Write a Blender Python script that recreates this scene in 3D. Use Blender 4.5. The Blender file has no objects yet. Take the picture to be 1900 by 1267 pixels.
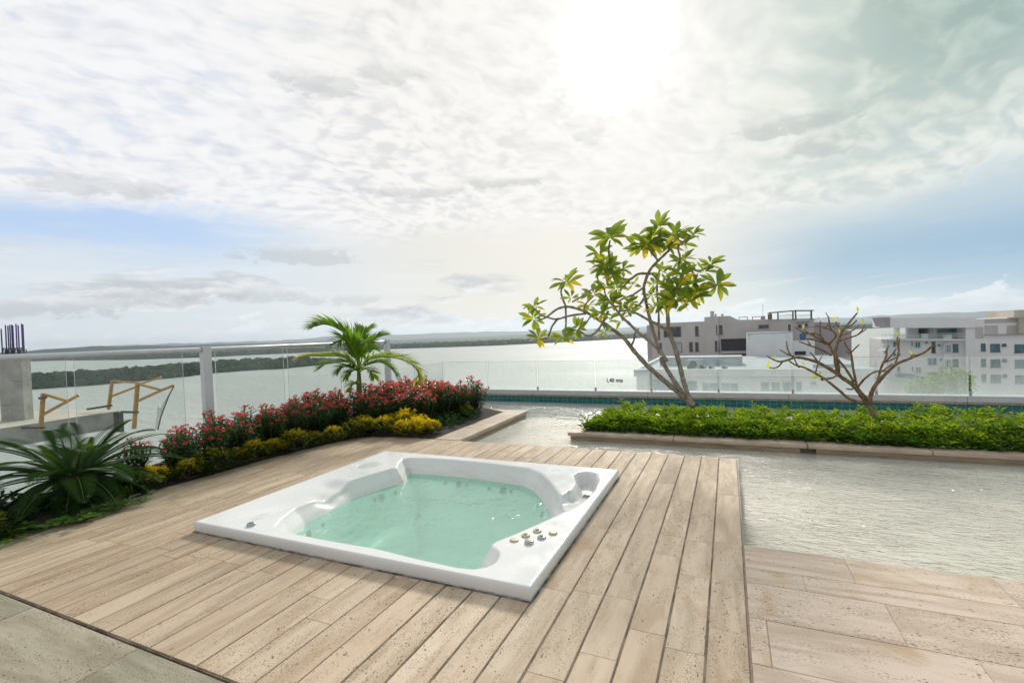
import bpy, bmesh, math, random
from mathutils import Vector, Matrix
R_ = math.radians
S = bpy.context.scene
COL = S.collection
# ------------------------------------------------------------------ camera
HC = 1.3
RIGHT = Vector((0.91134739, 0.40970371, -0.03985983))
UP = Vector((0.028307, 0.03422712, 0.99901312))
FWD = Vector((-0.41066366, 0.91157632, -0.01959531))
FPX = 892.21
cam_d = bpy.data.cameras.new('camera'); cam = bpy.data.objects.new('camera', cam_d); COL.objects.link(cam)
m = Matrix((RIGHT, UP, -FWD)).transposed().to_4x4(); m.translation = Vector((0, 0, HC))
cam.matrix_world = m
cam_d.sensor_width = 36; cam_d.lens = FPX / 1900 * 36; cam_d.clip_start = 0.05; cam_d.clip_end = 30000
S.camera = cam
S.view_settings.view_transform = 'Standard'; S.view_settings.look = 'None'
S.view_settings.exposure = 0.06; S.view_settings.gamma = 1
S.cycles.transparent_max_bounces = 32; S.cycles.max_bounces = 8
S.cycles.volume_bounces = 0
S.cycles.sample_clamp_indirect = 4.0
CAMP = Vector((0, 0, HC))
def ray(px, py): return RIGHT * (px - 950) + UP * (633.5 - py) + FWD * FPX
def atZ(px, py, z=0.0):
    r = ray(px, py); return CAMP + r * ((z - HC) / r.z)
def atY(px, py, Y):
    r = ray(px, py); return CAMP + r * (Y / r.y)
def atX(px, py, X):
    r = ray(px, py); return CAMP + r * (X / r.x)
def atR(px, py, rad):
    r = ray(px, py); return CAMP + r * (rad / math.hypot(r.x, r.y))
# ------------------------------------------------------------------ node helper
class NG:
    def __init__(s, nt): s.nt = nt; s.n = nt.nodes; s.l = nt.links
    def put(s, sock, v):
        if hasattr(v, 'is_linked') or isinstance(v, bpy.types.NodeSocket): s.l.new(v, sock)
        elif isinstance(v, (tuple, list)) and len(v) == 3 and sock.type == 'RGBA': sock.default_value = (*v, 1)
        else: sock.default_value = v
    def m(s, op, a, b=None, c=None, clamp=False):
        n = s.n.new('ShaderNodeMath'); n.operation = op; n.use_clamp = clamp
        s.put(n.inputs[0], a)
        if b is not None: s.put(n.inputs[1], b)
        if c is not None: s.put(n.inputs[2], c)
        return n.outputs[0]
    def add(s, a, b): return s.m('ADD', a, b)
    def mul(s, a, b): return s.m('MULTIPLY', a, b)
    def sub(s, a, b): return s.m('SUBTRACT', a, b)
    def ss(s, a, lo, hi, o0=0.0, o1=1.0):
        n = s.n.new('ShaderNodeMapRange'); n.interpolation_type = 'SMOOTHSTEP'
        s.put(n.inputs[0], a); s.put(n.inputs[1], lo); s.put(n.inputs[2], hi); s.put(n.inputs[3], o0); s.put(n.inputs[4], o1)
        return n.outputs[0]
    def mix(s, f, a, b, bt='MIX'):
        n = s.n.new('ShaderNodeMix'); n.data_type = 'RGBA'; n.blend_type = bt
        s.put(n.inputs[0], f); s.put(n.inputs[6], a); s.put(n.inputs[7], b); return n.outputs[2]
    def noise(s, vec, scale, detail=4, rough=0.55, dist=0.0):
        n = s.n.new('ShaderNodeTexNoise'); n.inputs['Scale'].default_value = scale
        n.inputs['Detail'].default_value = detail; n.inputs['Roughness'].default_value = rough; n.inputs['Distortion'].default_value = dist
        if vec is not None: s.l.new(vec, n.inputs['Vector'])
        return n.outputs['Fac']
    def vor(s, vec, scale, feat='F1', rnd=1.0):
        n = s.n.new('ShaderNodeTexVoronoi'); n.feature = feat; n.inputs['Scale'].default_value = scale
        n.inputs['Randomness'].default_value = rnd
        if vec is not None: s.l.new(vec, n.inputs['Vector'])
        return n.outputs['Distance']
    def comb(s, x, y, z):
        n = s.n.new('ShaderNodeCombineXYZ'); s.put(n.inputs[0], x); s.put(n.inputs[1], y); s.put(n.inputs[2], z); return n.outputs[0]
    def sep(s, v):
        n = s.n.new('ShaderNodeSeparateXYZ'); s.l.new(v, n.inputs[0]); return n.outputs
    def vm(s, op, a, b):
        n = s.n.new('ShaderNodeVectorMath'); n.operation = op; s.put(n.inputs[0], a); s.put(n.inputs[1], b)
        return n.outputs['Value'] if op == 'DOT_PRODUCT' else n.outputs[0]
    def scale(s, v, k):
        n = s.n.new('ShaderNodeVectorMath'); n.operation = 'SCALE'; s.put(n.inputs[0], v); s.put(n.inputs['Scale'], k); return n.outputs[0]
    def ramp(s, f, stops):
        n = s.n.new('ShaderNodeValToRGB'); e = n.color_ramp.elements
        e[0].position, e[1].position = stops[0][0], stops[-1][0]
        e[0].color, e[1].color = (*stops[0][1], 1), (*stops[-1][1], 1)
        for p, c in stops[1:-1]: e.new(p).color = (*c, 1)
        s.put(n.inputs[0], f); return n.outputs[0]
    def bump(s, h, strength=0.3, dist=0.02, normal=None):
        n = s.n.new('ShaderNodeBump'); n.inputs['Strength'].default_value = strength; n.inputs['Distance'].default_value = dist
        s.l.new(h, n.inputs['Height'])
        if normal is not None: s.l.new(normal, n.inputs['Normal'])
        return n.outputs[0]
# ------------------------------------------------------------------ world sky and sun
SUN = Vector((-0.16749745, 0.85677035, 0.48773884)).normalized()
SUN_EL, SUN_AZ = math.asin(SUN.z), math.atan2(SUN.x, SUN.y)
W = bpy.data.worlds.new('World'); S.world = W; W.use_nodes = True
def build_sky():
    g = NG(W.node_tree); g.n.clear()
    out = g.n.new('ShaderNodeOutputWorld'); bg = g.n.new('ShaderNodeBackground')
    g.l.new(bg.outputs[0], out.inputs[0])
    tc = g.n.new('ShaderNodeTexCoord'); d = tc.outputs['Generated']
    sky = g.n.new('ShaderNodeTexSky'); sky.sky_type = 'NISHITA'; sky.sun_disc = False
    sky.sun_elevation = SUN_EL; sky.sun_rotation = SUN_AZ; sky.air_density = 1.0; sky.dust_density = 1.2; sky.ozone_density = 1.5
    dx, dy, dz = g.sep(d)
    el = g.mul(g.m('ARCSINE', dz), 180 / math.pi)
    az = g.mul(g.m('ARCTAN2', dx, dy), 180 / math.pi)
    dzp = g.m('MAXIMUM', dz, 0.0)
    k = g.add(dzp, 0.24)
    p = g.comb(g.m('DIVIDE', dx, k), g.m('DIVIDE', dy, k), 0.0)           # flat cloud deck overhead
    rot = g.n.new('ShaderNodeVectorRotate'); rot.rotation_type = 'Z_AXIS'; rot.inputs['Angle'].default_value = R_(28); g.l.new(p, rot.inputs[0])
    ps = g.vm('MULTIPLY', rot.outputs[0], (1.25, 0.85, 1.0))
    wv = g.noise(p, 1.3, 3)
    pw = g.vm('ADD', ps, g.scale(g.comb(wv, wv, 0.0), 0.35))
    big = g.noise(pw, 0.9, 5, 0.55)
    mid = g.noise(pw, 9.5, 8, 0.55, 0.3)
    fine = g.noise(pw, 19.0, 6, 0.62, 0.2)
    sdot = g.m('MAXIMUM', g.vm('DOT_PRODUCT', d, tuple(SUN)), 0.0)
    # thin air and veil below the cloud deck: pale blue left, cream under the sun, blue right
    right = g.ss(az, -9.0, 13.0)
    left = g.ss(az, -28.0, -58.0)
    base = g.scale(sky.outputs[0], 0.10)
    vs_ = g.noise(g.comb(g.mul(az, 0.035), g.mul(el, 0.30), 2.2), 1.6, 6, 0.6, 0.4)
    mcol = g.mix(g.ss(el, 2.0, 11.0), (0.76, 0.765, 0.74), (0.79, 0.775, 0.745))
    lcol = g.mix(g.mul(g.ss(g.add(el, g.mul(g.sub(vs_, .5), 8.0)), 6.5, 10.5), g.ss(az, -40.0, -60.0)), (0.72, 0.79, 0.85), (0.50, 0.66, 0.90))
    rcol = g.mix(g.ss(el, 0.0, 6.0), (0.50, 0.66, 0.78), (0.29, 0.47, 0.65))
    rcol = g.mix(g.ss(el, 5.5, 12.5), rcol, (0.56, 0.66, 0.70))
    veilc = g.mix(right, g.mix(left, mcol, lcol), rcol)
    base = g.mix(0.92, base, veilc)
    base = g.mix(g.mul(g.ss(vs_, 0.45, 0.68, 0.0, 0.45), g.sub(1.0, g.mul(right, 0.8))), base, (0.86, 0.87, 0.87))
    # high textured cloud deck with a soft ragged lower edge
    lo = g.add(g.add(11.3, g.mul(g.sub(big, 0.5), 10.0)), g.mul(g.sub(mid, 0.5), 4.0))
    lo = g.add(lo, g.mul(g.mul(right, g.ss(az, 30.0, 8.0)), -1.0))
    deckm = g.ss(g.sub(el, lo), -1.0, 2.2)
    gaps = g.ss(g.add(g.mul(mid, 0.65), g.mul(big, 0.35)), 0.40, 0.50, 0.74, 1.0)
    cov = g.m('MULTIPLY', deckm, gaps, clamp=True)
    soft = g.ss(sdot, 0.84, 0.98)                                     # texture melts away towards the sun
    tex = g.add(g.mul(mid, 0.5), g.mul(fine, 0.5))
    tex = g.add(g.mul(tex, g.sub(1.0, g.mul(soft, 0.4))), g.mul(soft, 0.21))
    calm = g.ss(g.noise(p, 1.15, 4, 0.55, 0.5), 0.36, 0.62)
    tex = g.add(g.mul(tex, g.sub(1.0, g.mul(calm, 0.62))), g.mul(calm, 0.325))
    bright = g.ss(tex, 0.41, 0.56, 0.74, 0.90)
    grey = g.mul(g.ss(g.noise(pw, 2.6, 6, 0.58, 0.3), 0.56, 0.74), g.ss(g.noise(p, 0.9, 2), 0.45, 0.62))
    bright = g.mul(bright, g.sub(1.0, g.mul(grey, 0.22)))
    ccol = g.scale(g.mix(g.ss(tex, 0.36, 0.56), (0.95, 0.975, 1.05), (1.0, 1.0, 1.015)), bright)
    # right: thinner teal grey veil, darkest in the top corner
    veil = g.mul(g.ss(az, -6.0, 14.0), g.ss(el, 8.0, 20.0, 0.45, 1.0))
    vt = g.ss(g.add(g.mul(mid, .45), g.mul(big, .55)), 0.40, 0.62)
    corner = g.mul(g.ss(az, 4.0, 22.0), g.ss(el, 13.0, 24.0))
    vdark = g.mix(corner, (0.50, 0.61, 0.585), (0.23, 0.355, 0.335)); vlite = g.mix(corner, (0.80, 0.845, 0.80), (0.45, 0.57, 0.545))
    ccol = g.mix(g.mul(veil, 0.92), ccol, g.mix(vt, vdark, vlite))
    col = g.mix(cov, base, ccol)
    # low cumulus over the horizon
    q = g.comb(g.mul(az, 0.075), g.mul(el, 0.26), 3.7)
    cum = g.noise(q, 1.05, 8, 0.58, 0.25)
    cumlow = g.noise(g.vm('ADD', q, (0.03, -0.12, 0.0)), 1.05, 8, 0.58, 0.25)
    band = g.mul(g.ss(el, 0.6, 2.0), g.ss(el, 10.5, 5.0))
    cm = g.mul(g.ss(cum, 0.52, 0.62), g.mul(band, g.ss(az, -8.0, -30.0)))
    shade = g.ss(g.sub(cum, cumlow), -0.06, 0.10)
    cc = g.mix(shade, (0.53, 0.56, 0.60), (0.86, 0.87, 0.88))
    col = g.mix(g.mul(cm, 0.9), col, cc)
    # horizon bank of white heads
    hq = g.comb(g.mul(az, 0.17), g.mul(el, 0.42), 9.1)
    hb = g.noise(hq, 1.3, 8, 0.6, 0.1)
    top = g.add(1.2, g.mul(g.sub(hb, 0.45), 9.0))
    hm = g.ss(g.sub(top, el), -0.15, 0.35)
    hcol = g.mix(g.ss(g.noise(hq, 3.0, 5), 0.35, 0.65), (0.66, 0.76, 0.84), (0.95, 0.95, 0.93))
    col = g.mix(g.mul(hm, 0.8), col, hcol)
    # separate grey cloud puffs
    pn = g.noise(g.comb(g.mul(az, 0.30), g.mul(el, 0.52), 5.5), 1.5, 8, 0.62, 0.1)
    for (a0, e0, sa, se, st_) in ((-34.0, 16.3, 9.0, 0.75, 0.34), (-24.5, 17.2, 5.5, 0.7, 0.36), (-45.2, 26.2, 5.0, 1.6, 0.30), (-37.0, 27.8, 4.0, 1.2, 0.28), (-63.5, 14.6, 6.0, 1.3, 0.30), (-47.5, 9.3, 7.5, 1.3, 0.34), (6.5, 19.2, 5.5, 1.3, 0.42), (9.0, 16.9, 3.0, 1.5, 0.36), (-13.8, 21.5, 2.4, 1.1, 0.22), (-60.0, 4.7, 7.0, 0.9, 0.34), (-69.0, 3.6, 8.0, 1.1, 0.40), (-52.5, 5.0, 6.0, 1.0, 0.32), (-43.5, 4.4, 5.0, 0.8, 0.26)):
        ex = g.m('DIVIDE', g.sub(az, a0), sa); ey = g.m('DIVIDE', g.sub(el, e0), se)
        rr = g.add(g.mul(ex, ex), g.mul(ey, ey))
        f = g.ss(g.sub(g.add(1.0, g.mul(g.sub(pn, 0.5), 5.0)), rr), 0.0, 0.7)
        top_ = g.ss(g.add(ey, g.mul(g.sub(pn, 0.5), 2.0)), 0.0, 1.0)
        col = g.mix(g.mul(f, st_ * 1.35), col, g.mix(top_, (0.47, 0.50, 0.52), (0.82, 0.83, 0.84)))
    # thin streak clouds in the blue on the right
    st = g.noise(g.comb(g.mul(az, 0.05), g.mul(g.sub(el, g.mul(az, 0.11)), 0.9), 1.3), 1.0, 5, 0.6)
    stm = g.mul(g.mul(g.ss(st, 0.57, 0.70), right), g.mul(g.ss(el, 1.5, 4.0), g.ss(el, 9.5, 7.0)))
    col = g.mix(g.mul(stm, 0.7), col, (0.84, 0.86, 0.84))
    # pale hazy rim at the horizon
    col = g.mix(g.ss(el, 3.2, -0.5, 0.0, 0.6), col, (0.84, 0.90, 0.95))
    # light of the sun behind the thin cloud
    g1 = g.m('POWER', sdot, 22.0); g2 = g.m('POWER', sdot, 170.0); g3 = g.m('POWER', sdot, 900.0)
    glow = g.add(g.add(g.mul(g1, 0.02), g.mul(g2, 0.12)), g.mul(g3, 3.0))
    gl = g.scale(g.comb(1.0, 0.985, 0.93), g.mul(glow, g.ss(tex, 0.36, 0.58, 0.55, 1.15)))
    col = g.vm('MULTIPLY', col, g.mix(g.ss(sdot, 0.72, 0.97), (1.0, 1.0, 1.0), (1.02, 1.0, 0.945)))
    col = g.vm('ADD', col, gl)
    # beneath the horizon: dim
    col = g.mix(g.ss(el, -0.3, -3.0), col, (0.25, 0.28, 0.29))
    # behind the viewer: unseen sky, a neutral grey chosen to set the fill light
    col = g.mix(g.ss(dy, 0.15, -0.45), col, (0.55, 0.56, 0.57))
    g.l.new(col, bg.inputs[0]); bg.inputs[1].default_value = 1.0
build_sky()
sl = bpy.data.lights.new('sun', 'SUN'); sl.energy = 3.0; sl.angle = R_(9); sl.color = (1.0, 0.95, 0.86)
so = bpy.data.objects.new('sun', sl); COL.objects.link(so)
so.rotation_euler = SUN.to_track_quat('Z', 'Y').to_euler(); so.location = (0, 0, 30)
# ------------------------------------------------------------------ materials
MATS = {}
def mat(name, fn):
    mt = bpy.data.materials.new(name); mt.use_nodes = True
    g = NG(mt.node_tree); g.n.clear(); out = g.n.new('ShaderNodeOutputMaterial')
    r = fn(g)
    g.l.new(r, out.inputs[0]); MATS[name] = mt; return mt
def pbsdf(g, col, rough=0.6, normal=None, metal=0.0, spec=0.5, coat=0.0):
    b = g.n.new('ShaderNodeBsdfPrincipled'); g.put(b.inputs['Base Color'], col); g.put(b.inputs['Roughness'], rough)
    b.inputs['Metallic'].default_value = metal; b.inputs['Specular IOR Level'].default_value = spec; b.inputs['Coat Weight'].default_value = coat
    if normal is not None: g.l.new(normal, b.inputs['Normal'])
    return b.outputs[0]
def mixsh(g, f, a, b):
    n = g.n.new('ShaderNodeMixShader'); g.put(n.inputs[0], f); g.l.new(a, n.inputs[1]); g.l.new(b, n.inputs[2]); return n.outputs[0]
def obj_co(g): return g.n.new('ShaderNodeTexCoord').outputs['Object']
def geo_pos(g): return g.n.new('ShaderNodeNewGeometry').outputs['Position']
def attr(g, name):
    n = g.n.new('ShaderNodeAttribute'); n.attribute_name = name; return n.outputs
def simple(name, c1, c2=None, rough=0.6, scale=3.0, bump=0.0, metal=0.0, spec=0.5, coat=0.0, detail=5):
    def f(g):
        p = geo_pos(g); n = g.noise(p, scale, detail)
        col = g.mix(g.ss(n, 0.3, 0.7), c1, c2 if c2 else tuple(x * 0.88 for x in c1))
        nm = g.bump(g.noise(p, scale * 4, 5), bump, 0.01) if bump else None
        return pbsdf(g, col, rough, nm, metal, spec, coat)
    return mat(name, f)
def travertine(along_y, c1=(0.42, 0.315, 0.215), c2=(0.60, 0.475, 0.355)):
    def f(g):
        p = geo_pos(g); a = attr(g, 'bt'); rr, gg, bb = [g.n.new('ShaderNodeSeparateColor')] * 3
        sepc = rr; g.l.new(a[0], sepc.inputs[0]); t, pit, hue = sepc.outputs
        off = g.comb(g.mul(t, 37.0), g.mul(hue, 23.0), g.mul(pit, 11.0))
        sc = (9.0, 1.6, 5.0) if along_y else (1.6, 9.0, 5.0)
        v = g.vm('ADD', g.vm('MULTIPLY', p, sc), off)
        st = g.noise(v, 1.0, 8, 0.62, 0.6)
        st2 = g.noise(g.vm('ADD', g.vm('MULTIPLY', p, tuple(x * 2.7 for x in sc)), off), 1.0, 8, 0.65, 0.3)
        blotch = g.noise(g.vm('ADD', p, off), 2.2, 6, 0.6, 0.8)
        col = g.mix(g.add(0.25, g.mul(t, 0.55)), c1, c2)
        col = g.mix(g.mul(hue, 0.5), col, (0.63, 0.52, 0.395))
        col = g.mix(g.ss(st, 0.38, 0.64, 0.0, 0.8), col, g.vm('MULTIPLY', col, (0.70, 0.655, 0.60)))
        col = g.mix(g.ss(st2, 0.5, 0.72, 0.0, 0.35), col, (0.60, 0.52, 0.42))
        col = g.mix(g.ss(blotch, 0.56, 0.74, 0.0, 0.6), col, (0.46, 0.28, 0.13))
        fine = g.noise(p, 160.0, 3, 0.6)
        col = g.mix(g.ss(fine, 0.35, 0.65, 0.25, 0.0), col, g.scale(col, 0.7))
        # open pores
        vs = (1.0, 0.42, 1.0) if along_y else (0.42, 1.0, 1.0)
        pv = g.vor(g.vm('MULTIPLY', g.vm('ADD', p, g.scale(off, 0.13)), vs), 95.0)
        dens = g.ss(g.add(g.noise(g.vm('ADD', v, (5.0, 2.0, 1.0)), 1.3, 4, 0.6), g.mul(pit, 0.20)), 0.53, 0.68)
        siz = g.ss(g.noise(g.vm('ADD', p, off), 31.0, 3, 0.6), 0.38, 0.68, 0.03, 0.40)
        hole = g.mul(g.ss(g.sub(pv, siz), 0.0, -0.10), dens)
        pv3 = g.vor(g.vm('MULTIPLY', g.vm('ADD', p, g.scale(off, 0.37)), vs), 185.0)
        hole = g.m('MAXIMUM', hole, g.mul(g.mul(g.ss(pv3, 0.34, 0.2), 0.75), g.ss(g.add(g.noise(v, 2.1, 4, 0.6), g.mul(pit, 0.16)), 0.52, 0.66)))
        pv2 = g.vor(g.vm('MULTIPLY', g.vm('ADD', p, off), vs), 26.0)
        hole2 = g.mul(g.ss(pv2, 0.11, 0.06), g.ss(g.noise(g.vm('ADD', p, off), 3.0, 2), 0.54, 0.64))
        hole = g.m('MAXIMUM', hole, hole2)
        col = g.mix(g.mul(hole, 0.85), col, (0.12, 0.085, 0.055))
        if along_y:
            wx = g.sep(p)[0]                                        # shade painted into the board colour, darker and greyer towards the planter
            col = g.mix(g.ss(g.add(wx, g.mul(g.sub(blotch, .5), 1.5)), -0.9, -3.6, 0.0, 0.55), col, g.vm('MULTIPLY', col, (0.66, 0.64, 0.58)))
        stain = g.noise(p, 0.9, 5, 0.6)
        col = g.mix(g.ss(stain, 0.45, 0.75, 0.0, 0.35), col, g.scale(col, 0.62))
        h = g.sub(g.mul(st2, 0.25), hole)
        return pbsdf(g, col, g.ss(st2, .3, .7, 0.62, 0.8), g.bump(h, 0.5, 0.004), spec=0.3)
    return f
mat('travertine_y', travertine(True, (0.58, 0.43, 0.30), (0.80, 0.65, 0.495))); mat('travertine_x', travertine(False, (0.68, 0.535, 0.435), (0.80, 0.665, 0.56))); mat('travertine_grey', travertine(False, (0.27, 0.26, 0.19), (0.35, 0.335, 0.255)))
simple('grout', (0.10, 0.075, 0.055), (0.30, 0.23, 0.175), 0.9, 7, 0.3); simple('grout_pale', (0.34, 0.26, 0.20), (0.46, 0.36, 0.28), 0.9, 18, 0.3)
def coping_f(g):
    p = geo_pos(g); st = g.noise(g.vm('MULTIPLY', p, (2.0, 2.0, 9.0)), 2.2, 8, 0.62, 0.5)
    col = g.mix(g.ss(st, 0.35, 0.68), (0.52, 0.42, 0.325), (0.38, 0.30, 0.225))
    hole = g.mul(g.ss(g.vor(g.vm('MULTIPLY', p, (0.5, 0.5, 1.0)), 60.0), 0.22, 0.12), g.ss(g.noise(p, 4.0, 3), 0.5, 0.65))
    col = g.mix(g.mul(hole, 0.8), col, (0.10, 0.075, 0.05))
    return pbsdf(g, col, 0.6, g.bump(g.sub(g.mul(st, .3), hole), 0.4, 0.004), spec=0.3)
mat('coping_stone', coping_f)
def wallstone_f(g):
    p = geo_pos(g); st = g.noise(g.vm('MULTIPLY', p, (1.4, 1.4, 12.0)), 2.2, 8, 0.62, 0.5)
    col = g.mix(g.ss(st, 0.35, 0.68), (0.36, 0.28, 0.20), (0.20, 0.16, 0.115))
    x, y, z = g.sep(p)
    col = g.mix(g.ss(g.add(z, g.mul(st, 0.04)), -0.05, -0.11), col, (0.20, 0.21, 0.15))
    return pbsdf(g, col, 0.55, g.bump(st, 0.3, 0.004))
mat('wall_stone', wallstone_f)
simple('soil', (0.018, 0.013, 0.010), (0.05, 0.036, 0.025), 0.95, 30, 0.9)
def acrylic_f(g):
    p = geo_pos(g); x, y, z = g.sep(p)
    n = g.noise(g.vm('MULTIPLY', p, (2.0, 2.0, 14.0)), 1.4, 6, 0.6, 0.6)
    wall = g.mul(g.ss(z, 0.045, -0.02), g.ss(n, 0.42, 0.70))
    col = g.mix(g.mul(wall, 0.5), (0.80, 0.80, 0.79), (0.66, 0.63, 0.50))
    line = g.mul(g.mul(g.ss(z, -0.065, -0.055), g.ss(z, -0.035, -0.045)), g.ss(g.noise(p, 7.0, 4), 0.40, 0.6))
    col = g.mix(g.mul(line, 0.08), col, (0.42, 0.33, 0.22))
    dirt = g.noise(p, 5.0, 6, 0.65)
    col = g.mix(g.ss(dirt, 0.5, 0.78, 0.0, 0.10), col, (0.60, 0.59, 0.55))
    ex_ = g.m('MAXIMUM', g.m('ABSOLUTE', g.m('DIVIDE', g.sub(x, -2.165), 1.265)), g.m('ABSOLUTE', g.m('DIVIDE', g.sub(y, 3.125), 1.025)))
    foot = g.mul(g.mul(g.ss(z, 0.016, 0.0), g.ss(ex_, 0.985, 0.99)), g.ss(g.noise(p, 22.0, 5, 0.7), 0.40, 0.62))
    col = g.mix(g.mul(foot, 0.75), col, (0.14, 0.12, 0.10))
    return pbsdf(g, col, g.ss(dirt, 0.3, 0.7, 0.16, 0.30), spec=0.5, coat=0.15)
mat('acrylic', acrylic_f)
simple('sealant', (0.05, 0.045, 0.04), (0.36, 0.33, 0.28), 0.9, 14, 0.4, detail=7); simple('acrylic_grey', (0.60, 0.62, 0.60), (0.52, 0.54, 0.52), 0.35, 9)
simple('ivory_plastic', (0.62, 0.57, 0.36), (0.52, 0.47, 0.28), 0.4, 30)
simple('chrome', (0.55, 0.56, 0.57), (0.40, 0.41, 0.42), 0.22, 30, metal=1.0)
simple('dark_hole', (0.03, 0.03, 0.03), (0.05, 0.05, 0.05), 0.6, 20)
simple('jet_plastic', (0.16, 0.22, 0.20), (0.10, 0.14, 0.13), 0.4, 40)
def water_sh(g, tint, scale, strength, dist, milk=None, milkf=0.0, stretch=(1, 1, 1), rough=0.02, layer=0.0):
    p = geo_pos(g); v = g.vm('MULTIPLY', p, stretch)
    h = g.add(g.noise(v, scale, 4, 0.55, 1.2), g.mul(g.noise(v, scale * 2.7, 3, 0.5, 0.6), 0.35))
    if layer: h = g.mul(h, g.ss(g.noise(p, layer, 3), 0.3, 0.62, 0.25, 1.0))
    nm = g.bump(h, strength, dist)
    fr = g.n.new('ShaderNodeFresnel'); fr.inputs[0].default_value = 1.33; g.l.new(nm, fr.inputs[1])
    tr = g.n.new('ShaderNodeBsdfTransparent'); g.put(tr.inputs[0], tint)
    a = tr.outputs[0]
    if milk:
        df = g.n.new('ShaderNodeBsdfDiffuse'); g.put(df.inputs[0], milk); a = mixsh(g, milkf, a, df.outputs[0])
    gl = g.n.new('ShaderNodeBsdfGlossy'); gl.inputs['Roughness'].default_value = rough; g.l.new(nm, gl.inputs['Normal'])
    bf = g.n.new('ShaderNodeNewGeometry').outputs['Backfacing']
    return mixsh(g, g.mul(fr.outputs[0], g.sub(1.0, bf)), a, gl.outputs[0])
mat('pool_water', lambda g: water_sh(g, (0.985, 0.975, 0.945), 9.5, 0.8, 0.06, stretch=(0.62, 1.35, 1), layer=0.7, milk=(0.90, 0.875, 0.80), milkf=0.48))
mat('tub_water', lambda g: water_sh(g, (0.63, 0.92, 0.81), 4.0, 0.5, 0.04, (0.60, 0.88, 0.76), 0.36, layer=1.6, rough=0.11))
def bay_f(g):
    p = geo_pos(g)
    h = g.add(g.noise(p, 0.22, 5, 0.6, 0.5), g.mul(g.noise(g.vm('MULTIPLY', p, (1.0, 2.2, 1.0)), 0.05, 4), 1.5))
    streak = g.noise(g.vm('MULTIPLY', p, (0.004, 0.012, 1.0)), 1.0, 4)
    col = g.mix(g.ss(streak, 0.35, 0.65), (0.36, 0.395, 0.37), (0.42, 0.445, 0.415))
    return pbsdf(g, col, g.ss(streak, 0.35, 0.65, 0.60, 0.70), g.bump(h, 0.7, 1.2), spec=0.38)
mat('bay_water', bay_f)
def tile_f(g):
    p = geo_pos(g); x, y, z = g.sep(p)
    fx = g.m('FRACT', g.m('DIVIDE', g.add(x, 20.0), 0.098)); fz = g.m('FRACT', g.m('DIVIDE', g.add(z, 5.035), 0.098)); fy = g.m('FRACT', g.m('DIVIDE', g.add(y, 20.0), 0.098))
    gx = g.m('LESS_THAN', fx, 0.05); gz = g.m('LESS_THAN', fz, 0.05)
    cx = g.m('FLOOR', g.m('DIVIDE', g.add(x, 20.0), 0.098)); cz = g.m('FLOOR', g.m('DIVIDE', g.add(z, 5.035), 0.098))
    wn = g.n.new('ShaderNodeTexWhiteNoise'); g.l.new(g.comb(cx, cz, 0.0), wn.inputs[0])
    col = g.mix(wn.outputs[0], (0.000, 0.115, 0.125), (0.004, 0.175, 0.175))
    gr = g.m('MAXIMUM', g.mul(gx, 0.6), g.mul(gz, 0.35))
    col = g.mix(gr, col, (0.30, 0.48, 0.46))
    return pbsdf(g, col, 0.25)
mat('teal_tile', tile_f)
def pfloor_f(g):
    p = geo_pos(g); n = g.noise(p, 1.6, 6, 0.6, 0.4)
    col = g.mix(g.ss(n, 0.3, 0.7), (0.86, 0.83, 0.74), (0.76, 0.73, 0.63))
    dirt = g.mul(g.ss(g.noise(g.vm('ADD', p, (3.0, 1.0, 0.0)), 0.85, 5, 0.65, 0.7), 0.52, 0.70), g.ss(g.noise(p, 9.0, 5, 0.7), 0.42, 0.62))
    col = g.mix(g.mul(dirt, 0.7), col, (0.26, 0.24, 0.17))
    ca = g.m('ABSOLUTE', g.sub(g.noise(p, 4.5, 3, 0.5, 1.5), 0.5))
    return pbsdf(g, col, 0.7)
mat('pool_floor', pfloor_f)
def deepfloor_f(g):
    p = geo_pos(g); return pbsdf(g, g.mix(g.noise(p, 3.0, 4), (0.02, 0.16, 0.17), (0.04, 0.22, 0.22)), 0.5)
mat('deep_floor', deepfloor_f)
def ledge_f(g):
    p = geo_pos(g); x, y, z = g.sep(p); n = g.noise(g.vm('MULTIPLY', p, (2.0, 2.0, 10.0)), 2.0, 6, 0.6)
    col = g.mix(g.ss(n, 0.3, 0.7), (0.50, 0.52, 0.54), (0.60, 0.61, 0.62))
    return pbsdf(g, col, 0.6)
mat('ledge_paint', ledge_f)
simple('ledge_stone', (0.40, 0.33, 0.27), (0.27, 0.22, 0.18), 0.7, 9)
simple('white_metal', (0.70, 0.71, 0.74), (0.62, 0.63, 0.67), 0.35, 6, spec=0.5)
simple('grey_metal', (0.42, 0.43, 0.47), (0.36, 0.37, 0.41), 0.4, 6)
def glass_sh(g, frost=None):
    fr = g.n.new('ShaderNodeFresnel'); fr.inputs[0].default_value = 1.45
    tr = g.n.new('ShaderNodeBsdfTransparent'); g.put(tr.inputs[0], (0.955, 0.975, 0.968))
    gl = g.n.new('ShaderNodeBsdfGlossy'); gl.inputs['Roughness'].default_value = 0.03
    a = tr.outputs[0]
    if frost:
        df = g.n.new('ShaderNodeBsdfDiffuse'); g.put(df.inputs[0], (0.72, 0.76, 0.76))
        tl = g.n.new('ShaderNodeBsdfTranslucent'); g.put(tl.inputs[0], (0.72, 0.77, 0.77))
        s = mixsh(g, 0.6, df.outputs[0], tl.outputs[0])
        a = mixsh(g, frost, a, s)
    bf = g.n.new('ShaderNodeNewGeometry').outputs['Backfacing']
    return mixsh(g, g.mul(g.mul(fr.outputs[0], 0.8), g.sub(1.0, bf)), a, gl.outputs[0])
mat('clear_glass', lambda g: glass_sh(g, g.ss(g.noise(geo_pos(g), 2.5, 6, .6), 0.35, 0.75, 0.012, 0.05)))
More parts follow.
